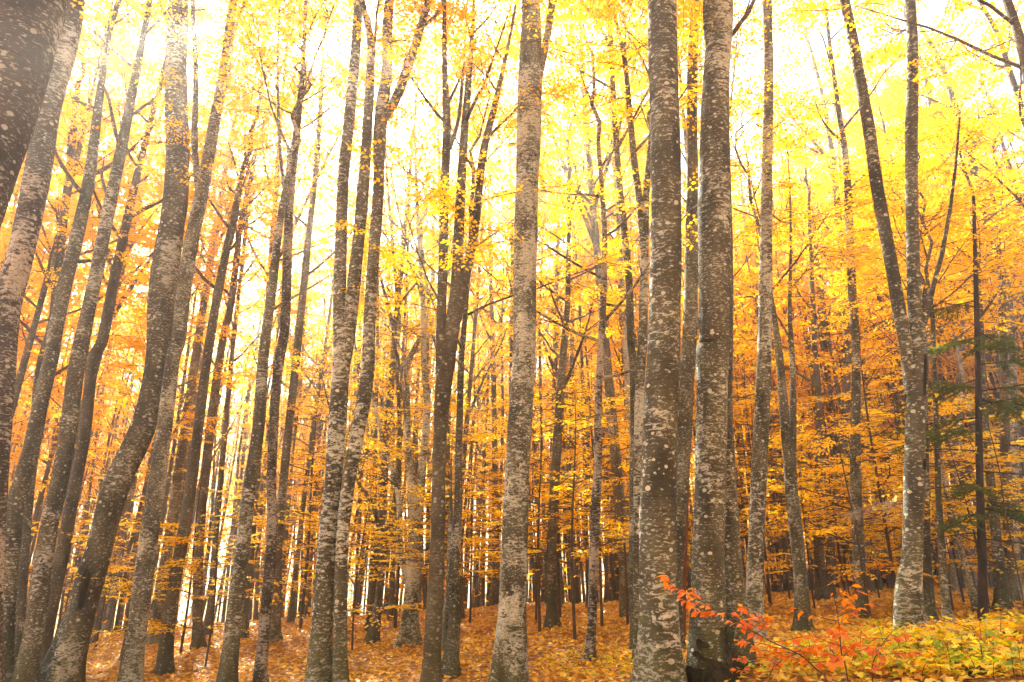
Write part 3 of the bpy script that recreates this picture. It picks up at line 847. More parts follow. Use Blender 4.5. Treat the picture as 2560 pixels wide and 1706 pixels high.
# ------------------------------------------------------------------ background trees: a handful of kinds, copied as individuals
def make_pole(seed, height, r, stemless=.35, branches=16, length=2.6, leafmat='leaf_yellow', mat='bark_plain', spr=3, forks=1, keep=1.0):
    """one tall beech: trunk, limbs and crown at the origin (unlinked prototypes as mesh lists)"""
    g = np.random.default_rng(seed)
    n = 12
    h = np.linspace(0, height, n)
    w1, w2 = g.uniform(0, 6.28, 2)
    lean = g.normal(0, .025, 2)
    X = lean[0] * h + .16 * np.sin(h / height * 4 + w1) * (h / height)
    Y = lean[1] * h + .16 * np.sin(h / height * 4 + w2) * (h / height)
    pts = np.stack([X, Y, h], 1)
    rad = r * (1 - h / height) ** .75 + .012
    sm = catmull(np.c_[pts, rad], 2)
    full = np.vstack([np.r_[sm[0, :3] - [0, 0, .4], sm[0, 3]], sm])
    fl = 1.0 * np.exp(-np.clip(full[:, 2], 0, None) / .28)
    acc = Acc(); acc.tube(full[:, :3], full[:, 3], 9, .06, seed, flare=fl)
    lv = Leaves(g, .098, .6)
    limbs = []
    forkacc = []
    for k in range(forks):
        f = g.uniform(.35, .6)
        p = at(full[:, :3], f)
        path = branch_path(g, p, g.uniform(0, 6.28), 1.2, height * (1 - f) * .85, 8, .2, .06)
        rr = np.linspace(r * .5, .01, 8)
        a = Acc(); a.tube(path, rr, 7, .05, seed)
        forkacc.append(a)
        limbs += grow_branches(g, path, rr, lv, .25, 1.0, max(3, branches // 3), length * .8, 3, spr, leaf_scale=1.1, keep=keep)
    limbs += grow_branches(g, full[:, :3], full[:, 3], lv, stemless, .98, branches, length, 4, spr, leaf_scale=1.1, keep=keep)
    d = dict(trunk=acc.mesh("trunk", M[mat]), stems=[m.mesh("stem", M[mat]) for m in forkacc], twigs=join(limbs + [lv.tw]).mesh("twigs", M[mat]),
             crown=lv.mesh("crown", M[leafmat]), thin=lv.mesh("crown", M[leafmat], .9), half=lv.mesh("crown", M[leafmat], 1.0), sparse=lv.mesh("crown", M[leafmat], .3), leaves=lv.count())
    return d

def place(proto, name, loc, rz, scale, label, cat, group, tone, hue, tilt=(0, 0), thin='crown'):
    root = empty(name, loc, rz)
    root.rotation_euler = (tilt[0], tilt[1], rz)
    root.scale = (scale, scale, scale)
    tag(root, label, cat, group)
    o = link("trunk", proto['trunk'], root); o["tone"] = tone
    for m in proto['stems']:
        o = link("stem", m, root); o["tone"] = tone
    o = link("twigs", proto['twigs'], root); o["tone"] = tone; o["kind"] = "stuff"
    o = link("crown", proto[thin], root); o["hue"] = hue; o["kind"] = "stuff"
    return root

def make_young(seed, height, tiers, length, leafmat='leaf_orange'):
    """understorey beech: thin stem, flat tiers of leaves"""
    g = np.random.default_rng(seed)
    n = 9
    h = np.linspace(0, height, n)
    pts = np.stack([.12 * np.sin(h * .9 + g.uniform(0, 6)) * h / height + g.normal(0, .05) * h, .12 * np.sin(h * .8 + g.uniform(0, 6)) * h / height, h], 1)
    rad = .028 * (height / 5) * (1 - h / height) ** .8 + .005
    full = np.vstack([pts[0] - [0, 0, .25], pts]); rad = np.r_[rad[0], rad]
    acc = Acc(); acc.tube(full, rad, 6, .04, seed)
    lv = Leaves(g, .085, .33)
    limbs = grow_branches(g, full, rad, lv, .3, .97, tiers, length, 4, 3, el=(-.05, .35), thick=.5, flat=.12, bare=.12, keep=.6)
    return dict(trunk=acc.mesh("trunk", M['twig']), stems=[], twigs=join(limbs + [lv.tw]).mesh("twigs", M['twig']), crown=lv.mesh("crown", M[leafmat]), sparse=lv.mesh("crown", M[leafmat], .5), leaves=lv.count())


kinds = [(19, .17, .42, 20, 3.0, 'leaf_yellow', 'bark_plain', 3, 1, 1.0), (17, .12, .40, 18, 2.6, 'leaf_yellow', 'bark_plain', 3, 0, 1.0),
         (21, .20, .45, 20, 3.2, 'leaf_yellow', 'bark_plain', 3, 2, 1.0), (15, .10, .34, 15, 2.4, 'leaf_orange', 'bark_plain', 3, 0, 1.0),
         (18, .14, .40, 18, 2.8, 'leaf_orange', 'bark_plain', 3, 1, 1.0), (13, .08, .32, 13, 2.0, 'leaf_yellow', 'bark_dark', 3, 0, 1.0),
         # open-crowned kinds
         (19, .16, .45, 12, 2.8, 'leaf_yellow', 'bark_plain', 2, 1, 1.0), (16, .11, .40, 11, 2.4, 'leaf_yellow', 'bark_plain', 2, 0, 1.0),
         (21, .19, .50, 13, 3.0, 'leaf_yellow', 'bark_plain', 2, 2, 1.0), (14, .08, .35, 10, 2.0, 'leaf_orange', 'bark_plain', 2, 0, 1.0)]
poles = [make_pole(500 + i, k[0], k[1] * .62, k[2], int(k[3] * 1.25), *k[4:]) for i, k in enumerate(kinds)]
youngs = [make_young(600 + i, hh, ti, ln, lm) for i, (hh, ti, ln, lm) in enumerate([
    (4.5, 9, 1.5, 'leaf_orange'), (6.0, 11, 1.9, 'leaf_orange'), (3.2, 7, 1.2, 'leaf_orange'), (7.0, 12, 2.0, 'leaf_yellow')])]

def project(p):
    x, y, z = p[0], p[1], p[2] - CAM_H
    zc = y * CP + z * SP
    return W / 2 + FPX * x / zc, H / 2 - FPX * (z * CP - y * SP) / zc

hero_xy = np.array([r.location[:2] for r, _ in tree_index.values()])
# landmarks for telling the poles apart: (pixel column of the foot, name)
marks = sorted((project(tree_index[k][0].location)[0], nm) for k, nm in [
    ('t4', "the tall grey left trunk"), ('t7', "the scarred trunk"), ('t8', "the forked trunk"), ('t12', "the bent dark pole"), ('t14', "the paired trunks"),
    ('t17', "the three-stemmed trunk"), ('t21', "the hazy trunk"), ('t22', "the white-edged trunk"), ('t30', "the sunlit spotted trunk"),
    ('t33', "the slim spotted trunk"), ('t36', "the swollen-footed trunk"), ('t43', "the trunk by the spruce")])
ORD = "first second third fourth fifth sixth seventh eighth ninth tenth eleventh twelfth thirteenth fourteenth fifteenth sixteenth seventeenth eighteenth nineteenth twentieth".split()
def gap_of(u):
    k = sum(1 for m, _ in marks if m < u)
    if k == 0: return "left of " + marks[0][1]
    if k == len(marks): return "right of " + marks[-1][1]
    return "between %s and %s" % (marks[k - 1][1].replace("the ", "", 1), marks[k][1].replace("the ", "", 1))

def name_by_gap(items, what):
    """items (u, root): each gets its own label from the gap between landmarks and its order in it"""
    by = {}
    for u, r in items:
        by.setdefault(gap_of(u), []).append((u, r))
    for gp, l in by.items():
        l.sort(key=lambda q: q[0])
        for i, (u, r) in enumerate(l):
            r["label"] = ("%s %s from left, %s" % (ORD[min(i, 19)], what, gp)) if len(l) > 1 else "%s, the only one %s" % (what, gp)

# canopy gaps: crowns that stand between the sun and the places the photograph shows sunlit have lost most of their leaves
lit_spots = [ground_hit(u, v) for u, v in [(200, 668), (262, 655), (330, 668), (395, 655), (470, 640), (570, 650), (790, 630), (800, 612), (860, 625), (930, 655), (985, 640), (900, 672), (740, 672), (1000, 665), (960, 630), (660, 655), (120, 660)]]
lit_spots += [np.array([1.7, 9.6, 1.2]), np.array([1.7, 9.6, 3.5]), np.array([7.6, 14, 2.2]), np.array([5.3, 12, 3.0]), np.array([-.2, 10, 2.2])]
def in_sunbeam(x, y, h0, h1, rad=1.5):
    for p in lit_spots:
        for h in np.linspace(h0, h1, 12):
            k = (h - p[2]) / sv.z
            if k > 0 and math.hypot(p[0] + sv.x * k - x, p[1] + sv.y * k - y) < rad:
                return True
    return False

def scatter():
    g = np.random.default_rng(11)
    pts = []
    tries = 0
    while len(pts) < 240 and tries < 20000:
        tries += 1
        y = 15.0 + 47 * g.random() ** .75
        a = g.uniform(-.86, .86)
        x = a * y
        dmin = 1.2 + .012 * y
        if np.min(np.hypot(hero_xy[:, 0] - x, hero_xy[:, 1] - y)) < 1.0:
            continue
        if pts and min(math.hypot(px - x, py - y) for px, py in pts) < dmin:
            continue
        if .42 < a < .62 and y < 21:          # open clearing right of the middle
            continue
        pts.append((x, y))
    near = []
    for (x, y) in pts:
        a = x / y
        open_crown = g.random() < .2
        k = int(g.integers(6, 10)) if open_crown else int(g.integers(0, 6))
        rw = 'left' if a < -.22 else ('middle' if a < .25 else 'right')
        far = y > 30
        z = float(terrain(x, y))
        lab = {'left': "hair-thin distant beech pole in the bright haze on the left",
               'middle': "hair-thin distant beech pole in the glowing gap at the middle",
               'right': "hair-thin distant beech pole in the dim wood on the right"}[rw]
        r = place(poles[k], "beech_tree", (x, y, z), g.uniform(0, 6.28), g.uniform(.85, 1.2), lab, "tree",
                  ("distant" if far else "slender") + " beech poles, " + rw, g.uniform(.1, .9), g.uniform(.1, .85),
                  (g.normal(0, .02), g.normal(0, .02)), thin=('sparse' if in_sunbeam(x, y, 4, 22, 1.6) else 'thin' if y < 25 and a < .30 else 'half' if y < 36 and a < .36 else 'crown'))
        u = project((x, y, z))[0]
        if not far:
            near.append((u, r))
        else:
            r["label"] = "hair-thin distant beech pole " + gap_of(u)
            r["group"] = "distant poles " + gap_of(u)
    name_by_gap(near, "slender beech pole")
scatter()

# understorey, placed where the photograph shows orange tiers (pixel of the stem's foot on the 1024 frame)
us = [(30, 660, 1), (95, 650, 0), (180, 655, 1), (245, 640, 0), (330, 640, 2), (415, 640, 1), (450, 645, 0), (352, 652, 2), (205, 668, 2), (120, 672, 2),
      (540, 634, 1), (575, 640, 0), (602, 628, 1), (522, 626, 3), (628, 625, 0), (560, 618, 3), (470, 625, 3), (395, 628, 3),
      (790, 600, 0), (850, 598, 1), (815, 610, 2), (880, 600, 0), (900, 612, 2), (925, 606, 1), (965, 606, 0), (990, 612, 2), (1010, 600, 1), (945, 598, 3), (770, 604, 3), (745, 615, 1), (732, 606, 3),
      (870, 622, 2), (700, 612, 0), (300, 630, 3), (270, 626, 3), (60, 640, 3)]
us += [(20 + 62 * i + (i * 37) % 23, 632 - (i * 17) % 14 - (18 if i > 9 else 0), (3, 1, 3, 0)[i % 4]) for i in range(16)]
g = np.random.default_rng(21)
named = []
for i, (u, v, k) in enumerate(us):
    p = ground_hit(u, v)
    if p is None:
        continue
    rw = 'left' if u < 340 else ('middle' if u < 660 else 'right')
    r = place(youngs[k], "young_beech", (p[0], p[1], p[2]), g.uniform(0, 6.28), g.uniform(.75, 1.15), "young beech", "young tree", "young beeches, " + rw, .5, g.uniform(-.25, .6), thin='sparse' if in_sunbeam(p[0], p[1], 1.5, 5, .9) else 'crown')
    named.append((u, r))
name_by_gap(named, "leafy orange young beech")

# ------------------------------------------------------------------ far wood, one mass
def wood_mass(name, label, spots, seed, leaves, lsize, hue):
    g = np.random.default_rng(seed)
    acc = Acc()
    P, D, Nn, S = [], [], [], []
    for x, y in spots:
        z = float(terrain(x, y)); h = g.uniform(13, 23)
        q = np.linspace(0, h, 5)
        pts = np.stack([x + g.normal(0, .03) * q + .15 * np.sin(q * .4 + x), y + g.normal(0, .02) * q, z - .3 + q], 1)
        r = g.uniform(.06, .2) if y > 46 or y < 10 else g.uniform(.035, .085)
        acc.tube(pts, np.linspace(r, .03, 5), 6)
        for b in range(4):
            tw = branch_path(g, at(pts, g.uniform(.25, .9)), g.uniform(0, 6.28), g.uniform(.5, 1.1), g.uniform(2, 4), 4)
            acc.tube(tw, np.linspace(r * .35, .015, 4), 4)
        m = leaves if y > 46 or y < 10 else 60
        hh = h * (0.03 + .98 * g.random(m) ** 1.0)
        rr = g.uniform(.2, 3.2, m); aa = g.uniform(0, 6.28, m)
        P.append(np.stack([x + rr * np.cos(aa), y + rr * np.sin(aa), z + hh], 1))
        D.append(g.normal(0, 1, (m, 3)) * [1, 1, .3]); Nn.append(np.stack([g.normal(0, .5, m), g.normal(0, .5, m), np.ones(m)], 1)); S.append(g.uniform(*lsize, m))
    o = link(name, acc.mesh(name, M['bark_plain']))
    o["tone"] = .5
    tag(o, label, kind="stuff")
    V, F = leaf_quads(np.vstack(P), np.vstack(D), np.vstack(Nn), np.concatenate(S))
    c = link("foliage", mesh_np("foliage", V, F, M['leaf_yellow'], False, g.random(len(F))), o)
    c["hue"] = hue; c["kind"] = "stuff"
def far_wood():
    g = np.random.default_rng(31)
    sp = []
    for i in range(820):
        y = 46 + 54 * g.random() ** .8
        a = g.uniform(-1.0, 1.0)
        if a > .2 or g.random() < .3: sp.append((a * y, y))
    for i in range(850):
        y = 26 + 19 * g.random()
        x = g.uniform(-.9, .9) * y
        if not in_sunbeam(x, y, 1, 20, .6) and (x > .2 * y or g.random() < .85): sp.append((x, y))
    wood_mass("far_wood", "distant mass of thin trunks and golden leaves closing the view", sp, 32, 330, (.18, .42), .3)
    sp = []
    while len(sp) < 130:
        x, y = g.uniform(-34, 34), g.uniform(-34, 6)
        if math.hypot(x, y) > 4.5 and abs(x) > .95 * y + 5:
            sp.append((x, y))
    wood_mass("surrounding_wood", "rest of the beech wood standing behind and beside the viewer", sp, 33, 420, (.2, .45), .3)
far_wood()

# ------------------------------------------------------------------ leaf litter
def litter():
    g = np.random.default_rng(41)
    n = 90000
    y = 3.5 + 30 * g.random(n) ** .9
    x = g.uniform(-.84, .84, n) * (y + 1.0)
    z = terrain(x, y) + g.uniform(.004, .05, n)
    P = np.stack([x, y, z], 1)
    a = g.uniform(0, 6.28, n)
    D = np.stack([np.cos(a), np.sin(a), g.normal(0, .30, n)], 1)
    Nn = np.stack([g.normal(0, .4, n), g.normal(0, .4, n), np.ones(n)], 1)
    s = g.uniform(.05, .095, n) * (1 + y / 40)
    V, F = leaf_quads(P, D, Nn, s)
    o = link("leaf_litter", mesh_np("leaf_litter", V, F, M['litter'], False, g.random(len(F))))
    o["hue"] = .45
    tag(o, "rust and ochre beech leaves strewn over the forest floor", kind="stuff")
litter()

# ------------------------------------------------------------------ single leaves: beech and maple outlines
def leaf_mesh(name, outline, mat, fold=.12, curl=.15, seed=0):
    """leaf of length 1 along +X made of a midrib and a cut outline, folded and curled; outline = right-hand half (x, y) from base to tip"""
    g = np.random.default_rng(seed)
    verts, faces = [], []
    half = outline
    mid = [(x, 0.0) for x, _ in half]
    def bend(x, y):
        return (x, y, fold * abs(y) - curl * (x - .4) ** 2 + .03 * math.sin(9 * x + seed))
    n = len(half)
    for x, y in mid: verts.append(bend(x, 0))
    for x, y in half: verts.append(bend(x, -y))
    for x, y in half: verts.append(bend(x, y))
    for i in range(n - 1):
        faces.append((i, n + i, n + i + 1, i + 1))
        faces.append((i, i + 1, 2 * n + i + 1, 2 * n + i))
    me = bpy.data.meshes.new(name)
    me.from_pydata(verts, [], faces)
    at_ = me.attributes.new("rnd", 'FLOAT', 'FACE')
    at_.data.foreach_set("value", np.full(len(faces), g.random(), np.float32))
    me.materials.append(mat)
    return me

def maple_mesh(name, mat, seed=0):
    """five-pointed maple leaf, span about 1, stalk at the origin pointing back"""
    g = np.random.default_rng(seed)
    pts = [(-.02, 0)]
    pol = [(-2.5, .34), (-2.15, .22), (-1.75, .52), (-1.45, .42), (-1.2, .62), (-.85, .33), (-.62, .60), (-.5, .52), (-.28, .60), (-.2, .68), (0, 1.0)]
    pol = pol + [(-a, r) for a, r in pol[-2::-1]]
    verts = [(0, 0, 0)]
    for a, r in pol:
        r *= g.uniform(.92, 1.08)
        x, y = r * math.cos(a), r * math.sin(a)
        verts.append((x, y, .10 * abs(y) - .22 * r * r * g.uniform(.3, 1.1) + g.normal(0, .02)))
    faces = [(0, i, i + 1) for i in range(1, len(pol))]
    me = bpy.data.meshes.new(name)
    me.from_pydata(verts, [], faces)
    at_ = me.attributes.new("rnd", 'FLOAT', 'FACE')
    at_.data.foreach_set("value", np.full(len(faces), g.random(), np.float32))
    me.materials.append(mat)
    return me

OV = [(0, .0), (.08, .10), (.22, .22), (.42, .29), (.62, .26), (.82, .14), (1.0, .0)]
OVD = OV
leaf_red = [leaf_mesh("leaf", OVD, M['leaf_red'], .25, .25 + .1 * i, i) for i in range(4)]
leaf_ora = [leaf_mesh("leaf", OVD, M['leaf_orange'], .25, .25 + .1 * i, i + 7) for i in range(3)]
leaf_map = [maple_mesh("leaf", M['leaf_maple'], i) for i in range(6)]
leaf_grn = [maple_mesh("leaf", M['leaf_green'], i + 20) for i in range(3)] + [leaf_mesh("leaf", OVD, M['leaf_green'], .2, .2, 3)]

def put_leaf(parent, me, pos, yaw, pitch, roll, size, hue, name="leaf"):
    o = bpy.data.objects.new(name, me)
    col.objects.link(o)
    o.parent = parent
    o.location = pos
    o.rotation_euler = (roll, -pitch, yaw)
    o.scale = (size, size, size)
    o["hue"] = hue
    return o

# red-leaved beech saplings in front of the clearing
def red_sapling(label, px_stem, depth, side_twigs, n_leaf, seed, hue, pool, size=.085):
    g = np.random.default_rng(seed)
    rows = []
    for (u, v) in px_stem:
        d = ray(u, v); t = depth / d[1]
        rows.append(d * t + [0, 0, CAM_H])
    rows = np.array(rows)
    base = rows[0].copy(); base[2] = float(terrain(base[0], base[1]))
    rows = np.vstack([base - [0, 0, .05], rows])
    root = empty("beech_sapling", base)
    tag(root, label, "sapling", "red beech saplings in front")
    pts = catmull(rows - base, 4)
    acc = Acc(); acc.tube(pts, np.linspace(.007, .002, len(pts)), 6)
    link("stem", acc.mesh("stem", M['twig']), root)
    twigs = [pts]
    for k in range(side_twigs):
        f = .30 + .65 * (k + g.random()) / side_twigs
        tw = branch_path(g, at(pts, f), g.uniform(0, 6.28), g.uniform(-.1, .5), g.uniform(.18, .42), 5, 0, .15)
        a = Acc(); a.tube(tw, np.linspace(.003, .0012, 5), 4)
        link("twig", a.mesh("twig", M['twig']), root)
        twigs.append(tw)
    for k in range(n_leaf):
        tw = twigs[int(g.integers(0, len(twigs)))]
        f = g.uniform(.35 if tw is pts else .15, 1.0)
        p = at(tw, f)
        q = at(tw, min(f + .05, 1)) - at(tw, max(f - .05, 0))
        yaw = math.atan2(q[1], q[0]) + (1 if k % 2 else -1) * g.uniform(.4, 1.1)
        put_leaf(root, pool[int(g.integers(0, len(pool)))], p, yaw, g.normal(-.25, .3), g.normal(0, .4), size * g.uniform(.7, 1.25), hue + g.uniform(-.3, .4))
    return root
red_sapling("low arching beech sapling with red leaves crossing the rotten trunk's foot", [(828, 684), (815, 668), (800, 655), (768, 640), (735, 620), (712, 608), (696, 598)], 5.4, 18, 230, 51, .5, leaf_red, .066)
red_sapling("upright red beech sapling standing left of the swollen-footed trunk", [(846, 668), (842, 655), (840, 636), (838, 615), (833, 592)], 5.6, 14, 110, 52, .55, leaf_red, .072)
red_sapling("small crimson beech sapling leaning right, beside the upright red one", [(872, 672), (876, 656), (884, 642), (896, 628)], 5.9, 9, 65, 53, .6, leaf_red, .068)
red_sapling("low rust-coloured beech sapling by the roots right of the rotten trunk", [(770, 676), (778, 664), (790, 655), (806, 648)], 6.4, 9, 80, 54, .7, leaf_red, .062)

# carpet of maple seedlings and other low plants at the lower right
def seedlings():
    g = np.random.default_rng(61)
    zones = [((880, 1024), (632, 682), 44), ((770, 900), (658, 682), 22), ((560, 640), (655, 682), 12), ((655, 690), (662, 682), 3), ((985, 1024), (612, 640), 7)]
    items = []
    for (u0, u1), (v0, v1), n in zones:
        for i in range(n):
            u, v = g.uniform(u0, u1), g.uniform(v0, v1)
            p = ground_hit(u, v)
            if p is None: continue
            if np.min(np.hypot(hero_xy[:, 0] - p[0], hero_xy[:, 1] - p[1])) < .45: continue
            items.append((u, v, p))
    rows = {}
    for u, v, p in items:
        h = g.uniform(.08, .26)
        green = g.random() < .3
        root = empty("maple_seedling" if not green else "green_seedling", (p[0], p[1], p[2]), g.uniform(0, 6.28))
        ln = [g.normal(0, .06), g.normal(0, .06)]
        pts = np.array([[0, 0, -.03], [ln[0] * .4, ln[1] * .4, h * .5], [ln[0], ln[1], h]])
        a = Acc(); a.tube(pts, [.004, .003, .0015], 4)
        link("stem", a.mesh("stem", M['twig']), root)
        nl = int(g.integers(5, 9))
        az = g.uniform(0, 6.28)
        hue = g.uniform(-.1, .95)
        for k in range(nl):
            f = .35 + .65 * k / nl
            c = at(pts, f)
            az += 2.2
            out = np.array([math.cos(az), math.sin(az), g.uniform(.1, .5)]) * g.uniform(.05, .11)
            b = Acc(); b.tube(np.array([c, c + out]), [.0015, .001], 3)
            sz = g.uniform(.045, .095)
            lf = put_leaf(root, (leaf_grn if green else leaf_map)[int(g.integers(0, 4))], c + out, az + g.normal(0, .3), g.normal(-.15, .3), g.normal(0, .3), sz, hue + g.uniform(-.15, .15))
        what = "green" if green else ("yellow-green" if hue < .3 else ("yellow" if hue < .7 else "orange"))
        zone = ("below the spruce stem" if u > 985 else "right of the swollen-footed trunk" if u > 905 else "under the red saplings" if u > 770 else "left of the white-edged trunk" if u < 650 else "at the white-edged trunk's foot")
        tag(root, None, "seedling", "leafy seedlings on the forest floor")
        rows.setdefault((what, zone), []).append((v, root))
    for (what, zone), l in rows.items():
        l.sort(key=lambda q: q[0])
        for i, (v, r) in enumerate(l):
            r["label"] = ("low %s leafed seedling %s, %s counted from the back" % (what, zone, ORD[min(i, 19)])) if len(l) > 1 else "only %s leafed seedling %s" % (what, zone)
seedlings()

# single big fallen leaves lying on the floor near the camera
def fallen():
    g = np.random.default_rng(71)
    n = 0
    while n < 230:
        u, v = g.uniform(520, 1024), g.uniform(618, 682)
        if u < 860 and v < 648: continue
        p = ground_hit(u, v)
        if p is None or p[1] > 13: continue
        pool = leaf_map if g.random() < .7 else leaf_ora
        put_leaf(ground, pool[int(g.integers(0, len(pool)))], (p[0], p[1], p[2] + g.uniform(.03, .10)), g.uniform(0, 6.28), g.normal(0, .3), g.normal(0, .35), g.uniform(.06, .11), g.uniform(.1, .95), "fallen_leaf")
        n += 1
fallen()

def ground_cover():
    g = np.random.default_rng(81)
    P = []
    for (u0, u1), (v0, v1), n in [((860, 1024), (618, 682), 2600), ((700, 880), (650, 682), 900), ((540, 650), (656, 682), 350)]:
        for i in range(n):
            p = ground_hit_fast(g.uniform(u0, u1), g.uniform(v0, v1))
            if p is not None: P.append(p)
    P = np.array(P); n = len(P)
    P[:, 2] += g.uniform(.02, .13, n)
    a = g.uniform(0, 6.28, n)
    D = np.stack([np.cos(a), np.sin(a), g.normal(0, .4, n)], 1)
    Nn = np.stack([g.normal(0, .45, n), g.normal(0, .45, n), np.ones(n)], 1)
    V, F = leaf_quads(P, D, Nn, g.uniform(.035, .085, n))
    o = link("ground_cover", mesh_np("ground_cover", V, F, M['leaf_maple'], False, g.uniform(-.9, 1.9, n)))
    o["hue"] = .6
    tag(o, "small yellow and green ground plants among the fallen leaves", kind="stuff")

def ground_hit_fast(u, v):
    d = ray(u, v)
    ts = np.linspace(2, 40, 380)
    q = d[None, :] * ts[:, None]
    below = CAM_H + q[:, 2] <= terrain(q[:, 0], q[:, 1])
    i = int(np.argmax(below))
    if not below[i]: return None
    return np.array([q[i, 0], q[i, 1], float(terrain(q[i, 0], q[i, 1]))])
ground_cover()

# ------------------------------------------------------------------ spruce at the right with dark boughs and dead lower limbs
def spruce():
    g = np.random.default_rng(91)
    rows = trunk_from_pixels([zp(*p) for p in [(8,945,900,14),(8,955,1250,20),(4,965,100,27),(4,970,400,30),(4,975,700,34),(4,985,1000,39),(4,990,1302,46)]])
    base = rows[0, :3].copy()
    root = empty("spruce_tree", base)
    tag(root, "thin dark spruce with green boughs and dead lower limbs", "spruce")
    loc = rows.copy(); loc[:, :3] -= base
    sm = catmull(loc, 4)
    full = np.vstack([np.r_[sm[0, :3] - [0, 0, .3], sm[0, 3]], sm])
    fl = .5 * np.exp(-np.clip(full[:, 2], 0, None) / .15)
    acc = Acc(); acc.tube(full[:, :3], full[:, 3], 12, .05, 3, flare=fl)
    link("trunk", acc.mesh("trunk", M['bark_spruce']), root)
    top = full[-1, 2]
    def hz(h):
        return np.array([np.interp(h, full[:, 2], full[:, k]) for k in range(3)])
    def bough(h, az, ln, droop, live):
        path = branch_path(g, hz(h), az, droop, ln, 7, -.15 if live else -.25, .05)
        a = Acc(); a.tube(path, np.linspace(.012, .003, 7), 5)
        P, D, Nn, S = [], [], [], []
        for q in range(16):
            f = .15 + .85 * q / 16
            sg = 1 if q % 2 else -1
            l2 = ln * .36 * (1.15 - f) + .06
            tw = branch_path(g, at(path, f), az + sg * g.uniform(.7, 1.1), g.uniform(-.5, -.1), l2, 4, -.2, .08)
            a.tube(tw, np.linspace(.004, .0015, 4), 3)
            if live:
                m = int(55 * l2 / .3) + 12
                ff = g.random(m)
                pts = np.array([at(tw, x) for x in ff])
                az2 = math.atan2(tw[-1][1] - tw[0][1], tw[-1][0] - tw[0][0])
                aa = az2 + g.normal(0, .75, m)
                P.append(pts); D.append(np.stack([np.cos(aa), np.sin(aa), g.normal(-.15, .35, m)], 1)); Nn.append(g.normal(0, .5, (m, 3)) + [0, 0, 1]); S.append(g.uniform(.05, .10, m))
        bo = link("bough" if live else "dead_limb", a.mesh("bough", M['bark_spruce']), root)
        if live:
            V, F = leaf_quads(np.vstack(P), np.vstack(D), np.vstack(Nn), np.concatenate(S), .09)
            nd = link("needles", mesh_np("needles", V, F, M['needle'], False, g.random(len(F))), bo)
            nd["hue"] = .4; nd["kind"] = "stuff"
    for h, az, ln in [(3.3, 3.0, 1.7), (3.2, 3.7, 1.4), (3.4, 2.4, 1.5), (3.5, 5.0, 1.6), (3.8, .9, 1.6), (3.5, .2, 1.9), (1.9, 5.9, 1.4), (2.1, 3.9, 1.3), (3.7, 3.6, 1.5), (3.9, 5.6, 1.5), (4.1, 2.7, 1.5), (4.3, -.3, 1.5), (4.5, 4.4, 1.3), (4.8, 3.3, 1.3), (5.0, .6, 1.2), (2.0, .1, 1.2), (1.75, -.5, 1.1), (1.7, 3.5, 1.2), (5.5, 1.9, 1.0)]:
        bough(h + g.uniform(-.15, .15), az + g.uniform(-.3, .3), ln * g.uniform(.8, 1.1), g.uniform(-.4, .15), True)
    for h, az, ln in [(2.75, 3.3, 2.1), (2.5, 3.9, 1.7), (2.2, 3.25, 2.4), (1.9, .2, 1.3), (2.9, -.2, 1.6), (1.4, 3.0, 1.2), (1.3, 5.5, 1.0), (2.4, -.6, 1.5), (1.0, 4.4, .8)]:
        bough(h, az, ln, g.uniform(-.12, .05), False)
    return base
sp_base = spruce()

# maple sapling whose yellow star leaves hang in front of the right-hand trunks
def maple_sapling():
    g = np.random.default_rng(95)
    k = 3.098
    def pix(x, y): return ((2130 + x / k) * .4, (800 + y / k) * .4)
    dep = sp_base[1] - .7
    def pt(x, y, dd=0):
        u, v = pix(x, y); d = ray(u, v); return d * ((dep + dd) / d[1]) + [0, 0, CAM_H]
    u, v = pix(1180, 1500)
    bx = pt(1180, 1500); base = np.array([bx[0], dep, float(terrain(bx[0], dep))])
    root = empty("maple_sapling", base)
    tag(root, "thin maple sapling with scattered yellow star leaves in front of the spruce", "sapling")
    stem = catmull(np.array([[0, 0, -.1], pt(1190, 1480) - base, pt(1150, 1200) - base, pt(1080, 900) - base, pt(1000, 650) - base, pt(940, 450) - base]), 4)
    a = Acc(); a.tube(stem, np.linspace(.014, .003, len(stem)), 6)
    link("stem", a.mesh("stem", M['twig']), root)
    for tw in [[(1130, 1130), (1000, 1105), (700, 1200), (330, 1320), (60, 1400)], [(1100, 960), (850, 935), (640, 975), (500, 930), (330, 850)], [(1185, 1430), (1000, 1380), (800, 1330), (600, 1370), (430, 1330)], [(1060, 800), (900, 740), (780, 640), (640, 590)]]:
        q = catmull(np.array([pt(*p, g.uniform(-.15, .15)) - base for p in tw]), 4)
        a = Acc(); a.tube(q, np.linspace(.006, .0015, len(q)), 4)
        link("twig", a.mesh("twig", M['twig']), root)
    for (x, y) in [(340,855),(405,905),(490,825),(515,885),(470,925),(570,960),(785,630),(700,880),(835,1020),(960,1010),(930,965),(1110,840),(1110,1020),(1090,890),(490,1340),(555,1350),(620,1345),(575,1385),(615,1460),(875,1450),(730,1310),(955,1290),(1060,1415),(265,1355),(365,1285),(180,1450),(75,1430),(130,1400),(240,1430),(310,1390),(660,590),(880,760),(620,630),(1020,700),(430,890)]:
        for q in range(2):
            p = pt(x + g.normal(0, 14), y + g.normal(0, 12), g.uniform(-.15, .15)) - base
            put_leaf(root, leaf_map[int(g.integers(0, 6))], p, g.uniform(0, 6.28), g.uniform(-1.2, .1), g.normal(0, .6), g.uniform(.045, .075), g.uniform(.25, .6))
maple_sapling()

